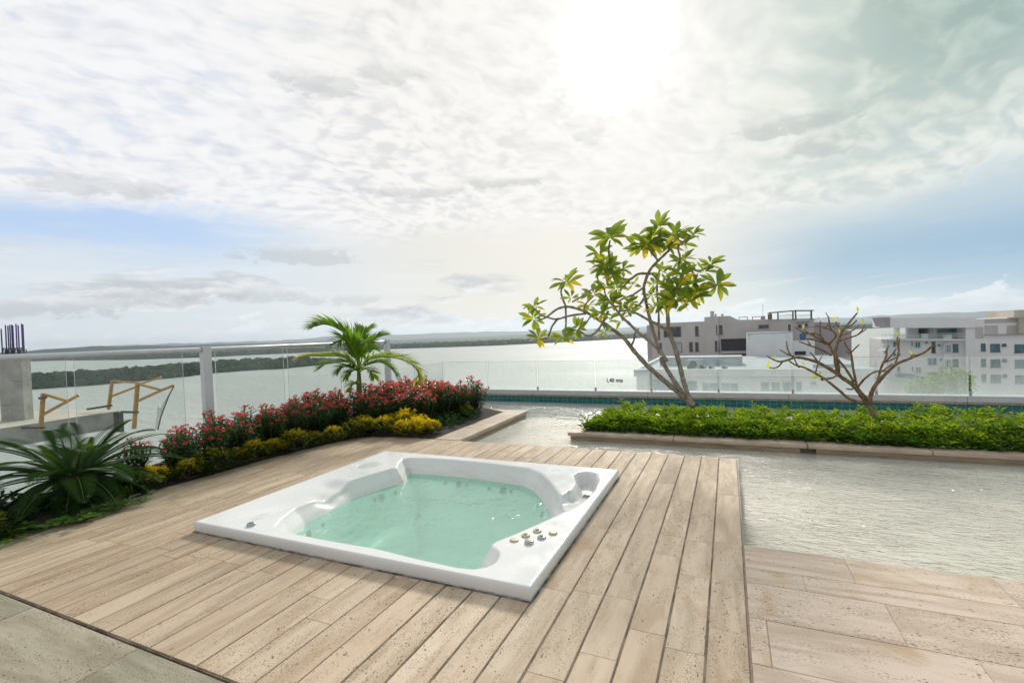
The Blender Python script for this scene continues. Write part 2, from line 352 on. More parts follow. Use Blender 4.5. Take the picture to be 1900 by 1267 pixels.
def frosted_f(g):
    p = geo_pos(g); x, y, z = g.sep(p)
    smear = g.noise(g.vm('MULTIPLY', p, (3.0, 3.0, 0.8)), 1.2, 7, 0.65, 0.4); spot = g.noise(p, 34.0, 4, 0.7)
    f = g.add(g.ss(z, 0.66, 0.15, 0.04, 0.24), g.mul(g.ss(smear, 0.35, 0.7), 0.07))
    f = g.add(f, g.mul(g.ss(spot, 0.45, 0.7), 0.06))
    return glass_sh(g, f)
mat('salted_glass', frosted_f)
simple('glass_edge', (0.72, 0.80, 0.78), (0.55, 0.66, 0.64), 0.25, 12)
simple('black_print', (0.012, 0.012, 0.014), (0.02, 0.02, 0.02), 0.5, 40)
simple('concrete', (0.40, 0.385, 0.35), (0.28, 0.27, 0.25), 0.85, 1.6, 0.3, detail=8)
simple('concrete_pale', (0.56, 0.52, 0.42), (0.44, 0.41, 0.34), 0.85, 1.2, 0.2, detail=8)
simple('yellow_steel', (0.50, 0.285, 0.075), (0.38, 0.21, 0.06), 0.55, 6)
simple('dark_steel', (0.05, 0.055, 0.06), (0.08, 0.07, 0.065), 0.6, 6)
simple('violet_steel', (0.085, 0.06, 0.21), (0.12, 0.09, 0.25), 0.6, 9)
def formed_f(g):
    p = geo_pos(g); x, y, z = g.sep(p); n = g.noise(p, 1.6, 8, 0.6)
    col = g.mix(g.ss(n, 0.3, 0.7), (0.44, 0.425, 0.39), (0.31, 0.30, 0.28))
    lz = g.m('LESS_THAN', g.m('FRACT', g.m('DIVIDE', g.add(z, 20.1), 0.92)), 0.022); lx = g.m('LESS_THAN', g.m('FRACT', g.m('DIVIDE', g.add(g.add(x, y), 60.0), 0.37)), 0.05)
    col = g.mix(g.mul(g.m('MAXIMUM', lz, g.mul(lx, 0.5)), g.ss(n, 0.35, 0.6)), col, (0.20, 0.19, 0.18))
    rust = g.mul(g.ss(g.noise(g.vm('MULTIPLY', p, (3.0, 3.0, 0.3)), 1.4, 4), 0.6, 0.75), 0.5)
    return pbsdf(g, g.mix(rust, col, (0.30, 0.20, 0.11)), 0.85, g.bump(n, 0.3, 0.01))
mat('formed_concrete', formed_f)
def net_f(g):
    p = geo_pos(g); tr = g.n.new('ShaderNodeBsdfTransparent'); df = g.n.new('ShaderNodeBsdfDiffuse'); g.put(df.inputs[0], (0.20, 0.17, 0.15))
    return mixsh(g, g.ss(g.noise(p, 6.0, 4), 0.3, 0.7, 0.25, 0.6), tr.outputs[0], df.outputs[0])
mat('safety_net', net_f)
def plaster(name, c1, c2, streaks=0.4):
    def f(g):
        p = geo_pos(g); n = g.noise(g.vm('MULTIPLY', p, (1.0, 1.0, 0.16)), 0.9, 7, 0.65)
        b = g.noise(p, 0.35, 5)
        col = g.mix(g.ss(b, 0.3, 0.7), c1, c2)
        col = g.mix(g.ss(n, 0.5, 0.78, 0.0, streaks), col, tuple(x * 0.62 for x in c1))
        x, y, z = g.sep(p)
        return pbsdf(g, col, 0.85)
    mat(name, f)
plaster('grey_plaster', (0.52, 0.475, 0.46), (0.58, 0.535, 0.515))
plaster('dark_plaster', (0.38, 0.35, 0.355), (0.43, 0.395, 0.40))
plaster('white_plaster', (0.84, 0.845, 0.85), (0.78, 0.785, 0.79), 0.2)
plaster('apartment_plaster', (0.83, 0.825, 0.835), (0.87, 0.865, 0.87), 0.15)
plaster('beige_plaster', (0.52, 0.47, 0.38), (0.46, 0.41, 0.33), 0.25)
plaster('roof_sheet', (0.44, 0.50, 0.53), (0.36, 0.41, 0.44), 0.3)
simple('louvre_dark', (0.018, 0.02, 0.026), (0.03, 0.032, 0.04), 0.5, 3)
simple('window_frame', (0.10, 0.10, 0.105), (0.16, 0.16, 0.165), 0.4, 4)
simple('white_frame', (0.66, 0.67, 0.68), (0.60, 0.61, 0.62), 0.4, 4)
def wglass(name, c1, c2):
    def f(g):
        p = geo_pos(g); n = g.noise(g.vm('MULTIPLY', p, (1.4, 1.4, 0.5)), 0.9, 3)
        return pbsdf(g, g.mix(g.ss(n, 0.38, 0.62), c1, c2), 0.12, spec=0.6)
    mat(name, f)
wglass('pane_dark', (0.025, 0.03, 0.035), (0.09, 0.10, 0.11)); wglass('pane_teal', (0.02, 0.13, 0.17), (0.07, 0.23, 0.28)); wglass('pane_blind', (0.45, 0.48, 0.50), (0.35, 0.38, 0.40))
simple('blue_tank', (0.015, 0.10, 0.24), (0.03, 0.14, 0.28), 0.4, 4)
simple('timber', (0.23, 0.17, 0.125), (0.16, 0.12, 0.09), 0.7, 5)
def foliage(name, stops, trans=0.4, rough=0.45, spec=0.4, tgain=1.25):
    def f(g):
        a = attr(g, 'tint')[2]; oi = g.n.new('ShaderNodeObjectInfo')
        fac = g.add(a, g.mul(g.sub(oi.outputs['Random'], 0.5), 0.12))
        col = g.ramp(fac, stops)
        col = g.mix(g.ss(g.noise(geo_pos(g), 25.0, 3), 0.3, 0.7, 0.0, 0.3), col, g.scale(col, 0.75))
        b = pbsdf(g, col, rough, spec=spec)
        t = g.n.new('ShaderNodeBsdfTranslucent'); g.l.new(g.scale(col, tgain), t.inputs[0])
        return mixsh(g, trans, b, t.outputs[0])
    return mat(name, f)
foliage('plumeria_leaf', [(0.0, (0.10, 0.175, 0.022)), (0.4, (0.22, 0.28, 0.025)), (0.72, (0.42, 0.40, 0.028)), (0.92, (0.66, 0.48, 0.015)), (1.0, (0.66, 0.32, 0.02))], 0.6, 0.45, spec=0.25, tgain=1.9)
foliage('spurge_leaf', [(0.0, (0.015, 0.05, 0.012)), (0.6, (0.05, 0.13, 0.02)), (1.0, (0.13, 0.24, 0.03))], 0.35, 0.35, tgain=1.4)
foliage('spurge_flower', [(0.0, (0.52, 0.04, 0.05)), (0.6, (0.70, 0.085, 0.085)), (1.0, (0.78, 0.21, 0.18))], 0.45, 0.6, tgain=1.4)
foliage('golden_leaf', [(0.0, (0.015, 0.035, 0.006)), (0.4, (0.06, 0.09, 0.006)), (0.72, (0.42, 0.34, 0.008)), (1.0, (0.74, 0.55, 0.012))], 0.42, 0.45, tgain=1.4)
foliage('hedge_leaf', [(0.0, (0.03, 0.09, 0.008)), (0.35, (0.13, 0.225, 0.012)), (0.75, (0.31, 0.395, 0.02)), (1.0, (0.48, 0.52, 0.04))], 0.5, 0.45, spec=0.3, tgain=1.6)
foliage('hedge_flower', [(0.0, (0.75, 0.42, 0.01)), (1.0, (0.80, 0.58, 0.02))], 0.3, 0.6)
foliage('palm_leaf', [(0.0, (0.07, 0.15, 0.018)), (0.5, (0.20, 0.33, 0.025)), (0.85, (0.38, 0.43, 0.035)), (1.0, (0.50, 0.41, 0.06))], 0.5, 0.35, spec=0.3, tgain=1.6)
foliage('cycad_leaf', [(0.0, (0.012, 0.045, 0.008)), (0.6, (0.032, 0.092, 0.010)), (1.0, (0.12, 0.21, 0.015))], 0.32, 0.42, spec=0.35, tgain=1.5)
foliage('ground_leaf', [(0.0, (0.03, 0.09, 0.012)), (0.6, (0.09, 0.22, 0.02)), (1.0, (0.17, 0.30, 0.03))], 0.4, 0.4)
foliage('mangrove_leaf', [(0.0, (0.024, 0.052, 0.020)), (0.5, (0.048, 0.092, 0.034)), (1.0, (0.085, 0.14, 0.050))], 0.1, 0.8, spec=0.1)
def bark_f(g):
    p = geo_pos(g); n = g.noise(g.vm('MULTIPLY', p, (1, 1, 0.6)), 22.0, 6, 0.65); v = g.noise(p, 60.0, 4, 0.7)
    col = g.mix(g.ss(n, 0.35, 0.65), (0.22, 0.185, 0.145), (0.40, 0.35, 0.29))
    col = g.mix(g.ss(v, 0.56, 0.66), col, (0.05, 0.035, 0.02))
    return pbsdf(g, col, 0.85, g.bump(g.add(n, v), 0.6, 0.006), spec=0.2)
mat('bark_grey', bark_f)
def bark2_f(g):
    p = geo_pos(g); n = g.noise(g.vm('MULTIPLY', p, (1, 1, 0.6)), 18.0, 6, 0.65); v = g.noise(p, 50.0, 4, 0.7)
    col = g.mix(g.ss(n, 0.38, 0.62), (0.20, 0.115, 0.05), (0.27, 0.215, 0.15))
    col = g.mix(g.ss(v, 0.55, 0.66), col, (0.04, 0.028, 0.018))
    return pbsdf(g, col, 0.85, g.bump(g.add(n, v), 0.6, 0.006), spec=0.2)
mat('bark_brown', bark2_f)
simple('twig', (0.09, 0.065, 0.04), (0.13, 0.10, 0.06), 0.8, 30)
simple('palm_stem', (0.16, 0.20, 0.05), (0.11, 0.13, 0.05), 0.6, 14)
def land_f(g):
    p = geo_pos(g); n = g.noise(p, 0.006, 7, 0.6); n2 = g.noise(g.vm('MULTIPLY', p, (1, 1, 1)), 0.05, 5, 0.65)
    col = g.mix(g.ss(n, 0.35, 0.65), (0.035, 0.06, 0.024), (0.085, 0.115, 0.05))
    col = g.mix(g.ss(n2, 0.45, 0.7, 0.0, 0.7), col, (0.022, 0.036, 0.016))
    return pbsdf(g, col, 0.9, spec=0.1)
mat('far_land', land_f)
def hill_f(g):
    p = geo_pos(g); n = g.noise(p, 0.004, 7, 0.6)
    return pbsdf(g, g.mix(g.ss(n, 0.3, 0.7), (0.025, 0.042, 0.03), (0.045, 0.062, 0.045)), 0.95, spec=0.05)
mat('hill', hill_f)
simple('street', (0.16, 0.16, 0.155), (0.24, 0.23, 0.21), 0.85, 0.15)
# ------------------------------------------------------------------ mesh helpers
class MB:
    def __init__(s): s.v = []; s.f = []; s.t = []; s.mi = []; s.c = []
    def vert(s, p, t=0.0): s.v.append((p[0], p[1], p[2])); s.t.append(t); return len(s.v) - 1
    def face(s, idx, mi=0): s.f.append(tuple(idx)); s.mi.append(mi)
    def quad(s, a, b, c, d, mi=0, t=0.0):
        i = [s.vert(p, t) for p in (a, b, c, d)]; s.face(i, mi)
    def box(s, x0, x1, y0, y1, z0, z1, mi=0, t=0.0):
        p = [(x, y, z) for z in (z0, z1) for y in (y0, y1) for x in (x0, x1)]
        i = [s.vert(q, t) for q in p]
        for f in ((0, 2, 3, 1), (4, 5, 7, 6), (0, 1, 5, 4), (2, 6, 7, 3), (0, 4, 6, 2), (1, 3, 7, 5)): s.face([i[k] for k in f], mi)
    def prism(s, poly, vec, mi=0):
        n = len(poly); a = [s.vert(p) for p in poly]; b = [s.vert((p[0] + vec[0], p[1] + vec[1], p[2] + vec[2])) for p in poly]
        s.face(a, mi); s.face(b[::-1], mi)
        for k in range(n): s.face((a[k], b[k], b[(k + 1) % n], a[(k + 1) % n]), mi)
    def tube(s, pts, rad, sides=8, mi=0, t=0.0, jitter=0.0, rnd=random):
        n = len(pts); rings = []; prev = None
        for k, p in enumerate(pts):
            p = Vector(p); d = (Vector(pts[min(k + 1, n - 1)]) - Vector(pts[max(k - 1, 0)]))
            if d.length < 1e-9: d = Vector((0, 0, 1))
            d.normalize()
            if prev is None:
                a = d.orthogonal().normalized()
            else:
                a = prev - d * prev.dot(d)
                a = a.normalized() if a.length > 1e-6 else d.orthogonal().normalized()
            prev = a; b = d.cross(a); r = rad[k] if isinstance(rad, (list, tuple)) else rad
            rings.append([s.vert(p + (a * math.cos(2 * math.pi * q / sides) + b * math.sin(2 * math.pi * q / sides)) * r * (1 + rnd.uniform(-jitter, jitter)), t) for q in range(sides)])
        for k in range(n - 1):
            for q in range(sides):
                s.face((rings[k][q], rings[k][(q + 1) % sides], rings[k + 1][(q + 1) % sides], rings[k + 1][q]), mi)
        s.face(rings[0][::-1], mi); s.face(rings[-1], mi)
    def disc(s, c, n, r, h, sides=16, mi=0):
        n = Vector(n).normalized(); a = n.orthogonal().normalized(); b = n.cross(a); c = Vector(c)
        prof = ((r, 0), (r, h * .6), (r * .86, h), (r * .5, h))
        rings = [[s.vert(c + n * hh + (a * math.cos(2 * math.pi * q / sides) + b * math.sin(2 * math.pi * q / sides)) * rr) for q in range(sides)] for rr, hh in prof]
        for k in range(3):
            for q in range(sides): s.face((rings[k][q], rings[k][(q + 1) % sides], rings[k + 1][(q + 1) % sides], rings[k + 1][q]), mi)
        s.face(rings[-1], mi)
    def leaf(s, base, d, n, L, W, t=0.5, droop=0.0, seg=3, prof=None, keel=0.15, mi=0):
        d = Vector(d).normalized(); n = Vector(n); n = n - d * n.dot(d)
        n = n.normalized() if n.length > 1e-6 else d.orthogonal().normalized()
        sd = d.cross(n); base = Vector(base)
        if seg <= 1:
            i = [s.vert(base, t), s.vert(base + d * L * .5 + sd * W * .5 + n * W * keel, t), s.vert(base + d * L - n * droop * L, t), s.vert(base + d * L * .5 - sd * W * .5 + n * W * keel, t)]
            s.face((i[0], i[1], i[2]), mi); s.face((i[0], i[2], i[3]), mi); return
        prof = prof or [0.12, 0.75, 1.0, 0.0]
        rows = []
        for k in range(seg + 1):
            u = k / seg; c = base + d * L * u - n * droop * L * u * u
            w = prof[min(len(prof) - 1, int(round(u * (len(prof) - 1))))] * W * .5
            if k == seg: rows.append([s.vert(c, t)])
            else: rows.append([s.vert(c + sd * w + n * w * keel * 2, t), s.vert(c, t), s.vert(c - sd * w + n * w * keel * 2, t)])
        for k in range(seg):
            a, b = rows[k], rows[k + 1]
            if len(b) == 1: s.face((a[0], b[0], a[1]), mi); s.face((a[1], b[0], a[2]), mi)
            else: s.face((a[0], b[0], b[1], a[1]), mi); s.face((a[1], b[1], b[2], a[2]), mi)
    def build(s, name, mats, parent=None, smooth=False, origin=None):
        me = bpy.data.meshes.new(name)
        o = bpy.data.objects.new(name, me); COL.objects.link(o)
        inv = None
        if parent is not None: o.parent = parent; base = parent.location.copy() if parent.parent is None else parent_loc(parent)
        else: base = Vector(origin) if origin else Vector((0, 0, 0))
        if parent is None: o.location = base
        vs = [(v[0] - base[0], v[1] - base[1], v[2] - base[2]) for v in s.v]
        me.from_pydata(vs, [], s.f)
        for mn in (mats if isinstance(mats, (list, tuple)) else [mats]): me.materials.append(MATS[mn])
        me.polygons.foreach_set('material_index', s.mi)
        a = me.attributes.new('tint', 'FLOAT', 'POINT'); a.data.foreach_set('value', s.t)
        if s.c:
            ca = me.attributes.new('bt', 'FLOAT_COLOR', 'POINT'); ca.data.foreach_set('color', [x for c in s.c for x in c])
        if smooth: me.polygons.foreach_set('use_smooth', [True] * len(me.polygons))
        me.update(); return o
def parent_loc(o):
    v = Vector((0, 0, 0))
    while o is not None: v += o.location; o = o.parent
    return v
def tag(o, label=None, cat=None, group=None, kind=None):
    if label: o['label'] = label
    if cat: o['category'] = cat
    if group: o['group'] = group
    if kind: o['kind'] = kind
    return o
def thing(name, loc, label, cat, group=None):
    o = bpy.data.objects.new(name, None); COL.objects.link(o); o.location = loc; o.empty_display_size = 0.1
    return tag(o, label, cat, group)
def copy_tree(o, parent=None):
    c = o.copy(); COL.objects.link(c)
    if parent is not None: c.parent = parent
    for ch in list(o.children): copy_tree(ch, c)
    return c
def catmull(pts, n=5):
    P = [Vector(p) for p in pts]
    if len(P) < 3: return P
    Q = [P[0] * 2 - P[1]] + P + [P[-1] * 2 - P[-2]]; out = []
    for k in range(1, len(Q) - 2):
        for j in range(n):
            u = j / n; a, b, c, d = Q[k - 1], Q[k], Q[k + 1], Q[k + 2]
            out.append(0.5 * ((2 * b) + (c - a) * u + (2 * a - 5 * b + 4 * c - d) * u * u + (3 * b - a - 3 * c + d) * u ** 3))
    out.append(P[-1]); return out
def bevel_box(name, boxes, mats, parent, bev=0.006, segs=2, edges=None):
    """one mesh of several separate bevelled blocks"""
    bm = bmesh.new(); base = parent_loc(parent) if parent is not None else Vector((0, 0, 0))
    for (x0, x1, y0, y1, z0, z1) in boxes:
        r = bmesh.ops.create_cube(bm, size=1.0)
        for v in r['verts']:
            v.co = Vector(((x0 + x1) / 2 + v.co.x * (x1 - x0), (y0 + y1) / 2 + v.co.y * (y1 - y0), (z0 + z1) / 2 + v.co.z * (z1 - z0))) - base
    bmesh.ops.bevel(bm, geom=bm.edges[:], offset=bev, segments=segs, profile=0.5, affect='EDGES')
    me = bpy.data.meshes.new(name); bm.to_mesh(me); bm.free(); me.materials.append(MATS[mats])
    o = bpy.data.objects.new(name, me); COL.objects.link(o)
    if parent is not None: o.parent = parent
    return o
rnd = random.Random(7)
# ------------------------------------------------------------------ deck and paving (the setting)
PW = 0.1573; DX = 0.036; DY0, DY1 = 1.205, 5.05; WZ = -0.10
TX0, TX1, TY0, TY1, TZ = -3.43, -0.90, 2.10, 4.15, 0.072        # hot tub rim
def board(mb, x0, x1, y0, y1, z=0.0, r=None):
    r = r or rnd; c = 0.0022; cx, cy = (c, .0007) if y1 - y0 > x1 - x0 else (.0007, c); e = lambda: r.uniform(-0.0012, 0.0012)
    x0 += e(); x1 += e(); z += r.uniform(-0.0006, 0.0006)
    col = (r.random(), r.random(), r.random(), 1)
    q = [(x0, y0, z - .014), (x1, y0, z - .014), (x1, y1, z - .014), (x0, y1, z - .014), (x0, y0, z - c), (x1, y0, z - c), (x1, y1, z - c), (x0, y1, z - c),
         (x0 + cx, y0 + cy, z), (x1 - cx, y0 + cy, z), (x1 - cx, y1 - cy, z), (x0 + cx, y1 - cy, z)]
    i = [mb.vert(p) for p in q]; mb.c += [col] * 12
    mb.face((i[8], i[9], i[10], i[11]))
    for k in range(4):
        j = (k + 1) % 4
        mb.face((i[4 + k], i[4 + j], i[8 + j], i[8 + k])); mb.face((i[k], i[j], i[4 + j], i[4 + k]))
mb = MB(); gap = 0.0075
for k in range(33):
    x1 = DX - k * PW; x0 = x1 - PW + (.0095 if k < 9 else .0060) + rnd.uniform(-.0015, .001)
    if x1 < -5.2: break
    top = DY1 if x1 > -3.2 else DY1
    y = DY0 + 0.004; ys = []
    mid = 3.08 + (0.0 if k % 2 == 0 else -0.03) if k < 6 else None
    while y < top - 0.02:
        y2 = y + rnd.choice((0.42, 0.6, 0.62, 0.8, 0.95, 1.1)) * rnd.uniform(0.92, 1.08)
        if mid and y < mid - 0.05 and y2 > mid - 0.2: y2 = mid
        if top - y2 < 0.25: y2 = top
        ys.append((y, y2 - 0.0012)); y = y2
    for (a, b) in ys:
        if x0 > TX0 + .03 and x1 < TX1 - .03:
            for (u, v) in ((a, min(b, TY0 + .04)), (max(a, TY1 - .04), b)):
                if v - u > 0.02: board(mb, x0, x1, u, v)
        elif x1 > TX0 + .03 and x0 < TX1 - .03:               # boards cut lengthwise around the tub rim
            xa, xb = (TX1 - .02, x1) if x1 > TX1 - .03 else (x0, TX0 + .02)
            for (u, v, p_, q_) in ((a, min(b, TY0 + .04), x0, x1), (max(a, TY0 + .041), min(b, TY1 - .041), xa, xb), (max(a, TY1 - .04), b, x0, x1)):
                if v - u > 0.02 and q_ - p_ > .01: board(mb, p_, q_, u, v)
        else: board(mb, x0, x1, a, b)
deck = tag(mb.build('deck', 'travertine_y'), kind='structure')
mb = MB()
mb.box(-5.4, DX - 0.004, DY0 - 0.004, TY0 + 0.06, -0.3, -0.0045); mb.box(-5.4, TX0 + 0.02, TY0 + 0.06, TY1 - 0.06, -0.3, -0.0045)
mb.box(TX1 - 0.02, DX - 0.004, TY0 + 0.06, TY1 - 0.06, -0.3, -0.0045); mb.box(-5.4, DX - 0.004, TY1 - 0.06, DY1 - 0.004, -0.3, -0.0045)
tag(mb.build('deck_bed', 'grout'), kind='structure')
# stone faces of the deck towards the pool
mb = MB(); mb.box(-3.04, DX - 0.002, DY1 - 0.003, DY1 + 0.012, -0.3, -0.0145); mb.box(DX - 0.003, DX + 0.010, 3.09, DY1 + 0.010, -0.3, -0.0145)
tag(mb.build('deck_edge', 'wall_stone'), kind='structure')
# front paving of big slabs
mb = MB(); y = DY0 - 0.016
for row in range(6):
    y1 = y; y0 = y1 - 0.45; x = 0.0335 - rnd.uniform(0, .5) * (row > 0)
    if row > 0: board(mb, x + .003, 0.0335, y0 + .003, y1)
    while x > -6.0:
        L = rnd.choice((0.9, 0.9, 0.6)); board(mb, x - L + .003, x, y0 + .003, y1); x -= L
    y = y0
tag(mb.build('front_paving', 'travertine_grey'), kind='structure')
# paving right of the deck that ends at the water
mb = MB(); rows = [3.085, 2.806, 2.644, 2.325, 2.010, 1.69, 1.37, 1.05, .73, .4, .08, -.24, -.56, -.9]
for k in range(len(rows) - 1):
    x = 0.0475 - (rnd.uniform(0.1, 0.6) if k else 0); first = True
    while x < 5.5:
        L = rnd.uniform(0.55, 1.0) if k else rnd.uniform(0.35, 0.8)
        a = max(x, 0.0475)
        if x + L > a + .05: board(mb, a, x + L - .0012, rows[k + 1] + .0022, rows[k])
        x += L
tag(mb.build('side_paving', 'travertine_x'), kind='structure')
mb = MB(); mb.box(-6.0, 6.0, -2.2, DY0 - 0.021, -0.3, -0.0105); tag(mb.build('paving_bed', 'grout'), kind='structure')
mb = MB(); mb.box(0.0465, 6.0, DY0 - 0.02, 3.082, -0.3, -0.0035); mb.box(DX + 0.001, 0.046, DY0 - 0.02, 3.082, -0.3, -0.0105); tag(mb.build('side_paving_bed', 'grout_pale'), kind='structure')
# ------------------------------------------------------------------ pool
PX0, PX1, PYB = -5.5, 6.0, 8.8
mb = MB()
mb.quad((DX, 3.08, -.27), (PX1, 3.08, -.27), (PX1, 5.06, -.27), (DX, 5.06, -.27)); mb.quad((PX0, 5.05, -.27), (PX1, 5.05, -.27), (PX1, 8.05, -.27), (PX0, 8.05, -.27))
tag(mb.build('pool_floor', 'pool_floor'), kind='structure')
mb = MB()
mb.quad((PX0, 8.05, -.27), (PX1, 8.05, -.27), (PX1, 8.05, -1.45), (PX0, 8.05, -1.45)); mb.quad((PX0, 8.05, -1.45), (PX1, 8.05, -1.45), (PX1, 8.81, -1.45), (PX0, 8.81, -1.45))
tag(mb.build('pool_deep_end', 'deep_floor'), kind='structure')
mb = MB()
mb.quad((PX0, 5.05, WZ), (PX1, 5.05, WZ), (PX1, PYB, WZ), (PX0, PYB, WZ)); mb.quad((DX, 3.08, WZ), (PX1, 3.08, WZ), (PX1, 5.05, WZ), (DX, 5.05, WZ))
tag(mb.build('pool_water', 'pool_water'), kind='structure')
pw = thing('pool_wall', (0, 8.9, -0.1), 'long pool edge with teal tiles below a pale painted kerb', 'pool wall')
mb = MB(); mb.box(-5.75, 6.1, PYB, PYB + .25, -1.5, 0.020); mb.build('tile_face', 'teal_tile', pw)
bevel_box('stone_band', [(-5.75 + 1.1 * k, -5.75 + 1.1 * (k + 1) - .003, PYB - .015, PYB + .26, 0.0205, 0.052) for k in range(11)], 'ledge_stone', pw, 0.008)
bevel_box('kerb', [(-5.75 + 2.2 * k, -5.75 + 2.2 * (k + 1) - .003, PYB - .006, PYB + .20, 0.0525, 0.138) for k in range(6)], 'ledge_paint', pw, 0.006)
# building below the terrace
mb = MB(); mb.box(-5.72, 6.2, -3.0, 9.06, -28.0, -1.52); tag(mb.build('terrace_building', 'white_plaster'), 'white building that carries the roof terrace and its pool', 'building')
mb = MB(); mb.box(-5.72, -5.56, -2.2, 8.78, -1.515, -0.05); mb.box(6.02, 6.2, -2.2, 8.78, -1.515, -0.05)
tag(mb.build('terrace_slab', 'concrete'), kind='structure')
# ------------------------------------------------------------------ planters
CZ = 0.004
lp = thing('planter', (-4.3, 6.2, -0.27), 'flat stone edged planter left of the water, full of red flowering shrubs', 'planter')
bevel_box('coping', [(-3.40, -3.045, 5.056, 5.75, -.045, CZ), (-3.40, -3.045, 5.753, 6.5, -.045, CZ), (-3.40, -3.045, 6.503, 7.30, -.045, CZ), (-4.3, -3.403, 7.10, 7.30, -.045, CZ), (-5.2, -4.303, 7.10, 7.30, -.045, CZ), (-5.5, -5.203, 7.10, 7.30, -.045, CZ)], 'coping_stone', lp, 0.012, 3)
mb = MB(); mb.box(-3.36, -3.075, 5.056, 7.27, -.275, -.046); mb.box(-5.5, -3.361, 7.13, 7.27, -.275, -.046); mb.build('wall', 'wall_stone', lp)
bed_edge = [(-4.60, 0.4), (-4.60, 1.3), (-4.60, 1.87), (-4.68, 2.2), (-4.76, 2.66), (-4.72, 3.12), (-4.70, 3.74), (-4.59, 4.40), (-4.47, 4.86), (-4.28, 4.955), (-3.9, 5.04), (-3.41, 5.055), (-3.41, 7.095)]
mb = MB()
for k in range(len(bed_edge) - 1):
    (x0, y0), (x1, y1) = bed_edge[k], bed_edge[k + 1]
    N = 6
    for j in range(N):
        u0, u1 = j / N, (j + 1) / N
        def sp(x, y, u, kk):
            xx = x + (-5.54 - x) * u; zz = 0.003 + 0.055 * min(1, u * 5) ** .6 + 0.012 * math.sin(xx * 23 + y * 17)
            return (xx, y, zz if u > 0 else 0.002)
        mb.quad(sp(x0, y0, u0, k), sp(x1, y1, u0, k), sp(x1, y1, u1, k), sp(x0, y0, u1, k))
mb.build('soil', 'soil', lp)
ip = thing('planter', (2.0, 6.6, -0.27), 'long raised stone island planter in the water with a green hedge and two trees', 'planter')
IX0, IY0, IY1 = -1.90, 5.80, 7.42
segs = [(-1.90, -0.62), (-0.617, 0.72), (0.723, 1.75), (1.753, 2.9), (2.903, 4.3), (4.303, 5.98)]
bevel_box('coping', [(a, b, IY0, IY0 + .27, -.042, CZ) for a, b in segs] + [(IX0, -1.68, IY0 + .273, IY1, -.042, CZ)] + [(-1.677, 1.9, IY1 - .22, IY1, -.042, CZ), (1.903, 5.98, IY1 - .22, IY1, -.042, CZ)], 'coping_stone', ip, 0.016, 4)
mb = MB()
mb.box(IX0 + .035, .655, IY0 + .035, IY0 + .24, -.275, -.043); mb.box(.80, 5.98, IY0 + .036, IY0 + .24, -.275, -.043); mb.box(.655, .80, IY0 + .15, IY0 + .239, -.275, -.043)
mb.box(IX0 + .036, -1.70, IY0 + .24, IY1 - .03, -.275, -.043); mb.box(-1.70, 5.98, IY1 - .19, IY1 - .031, -.275, -.043)
mb.build('wall', 'wall_stone', ip)
mb = MB(); mb.box(-1.70, 5.98, IY0 + .24, IY1 - .19, -.2, -.02); mb.build('soil', 'soil', ip)
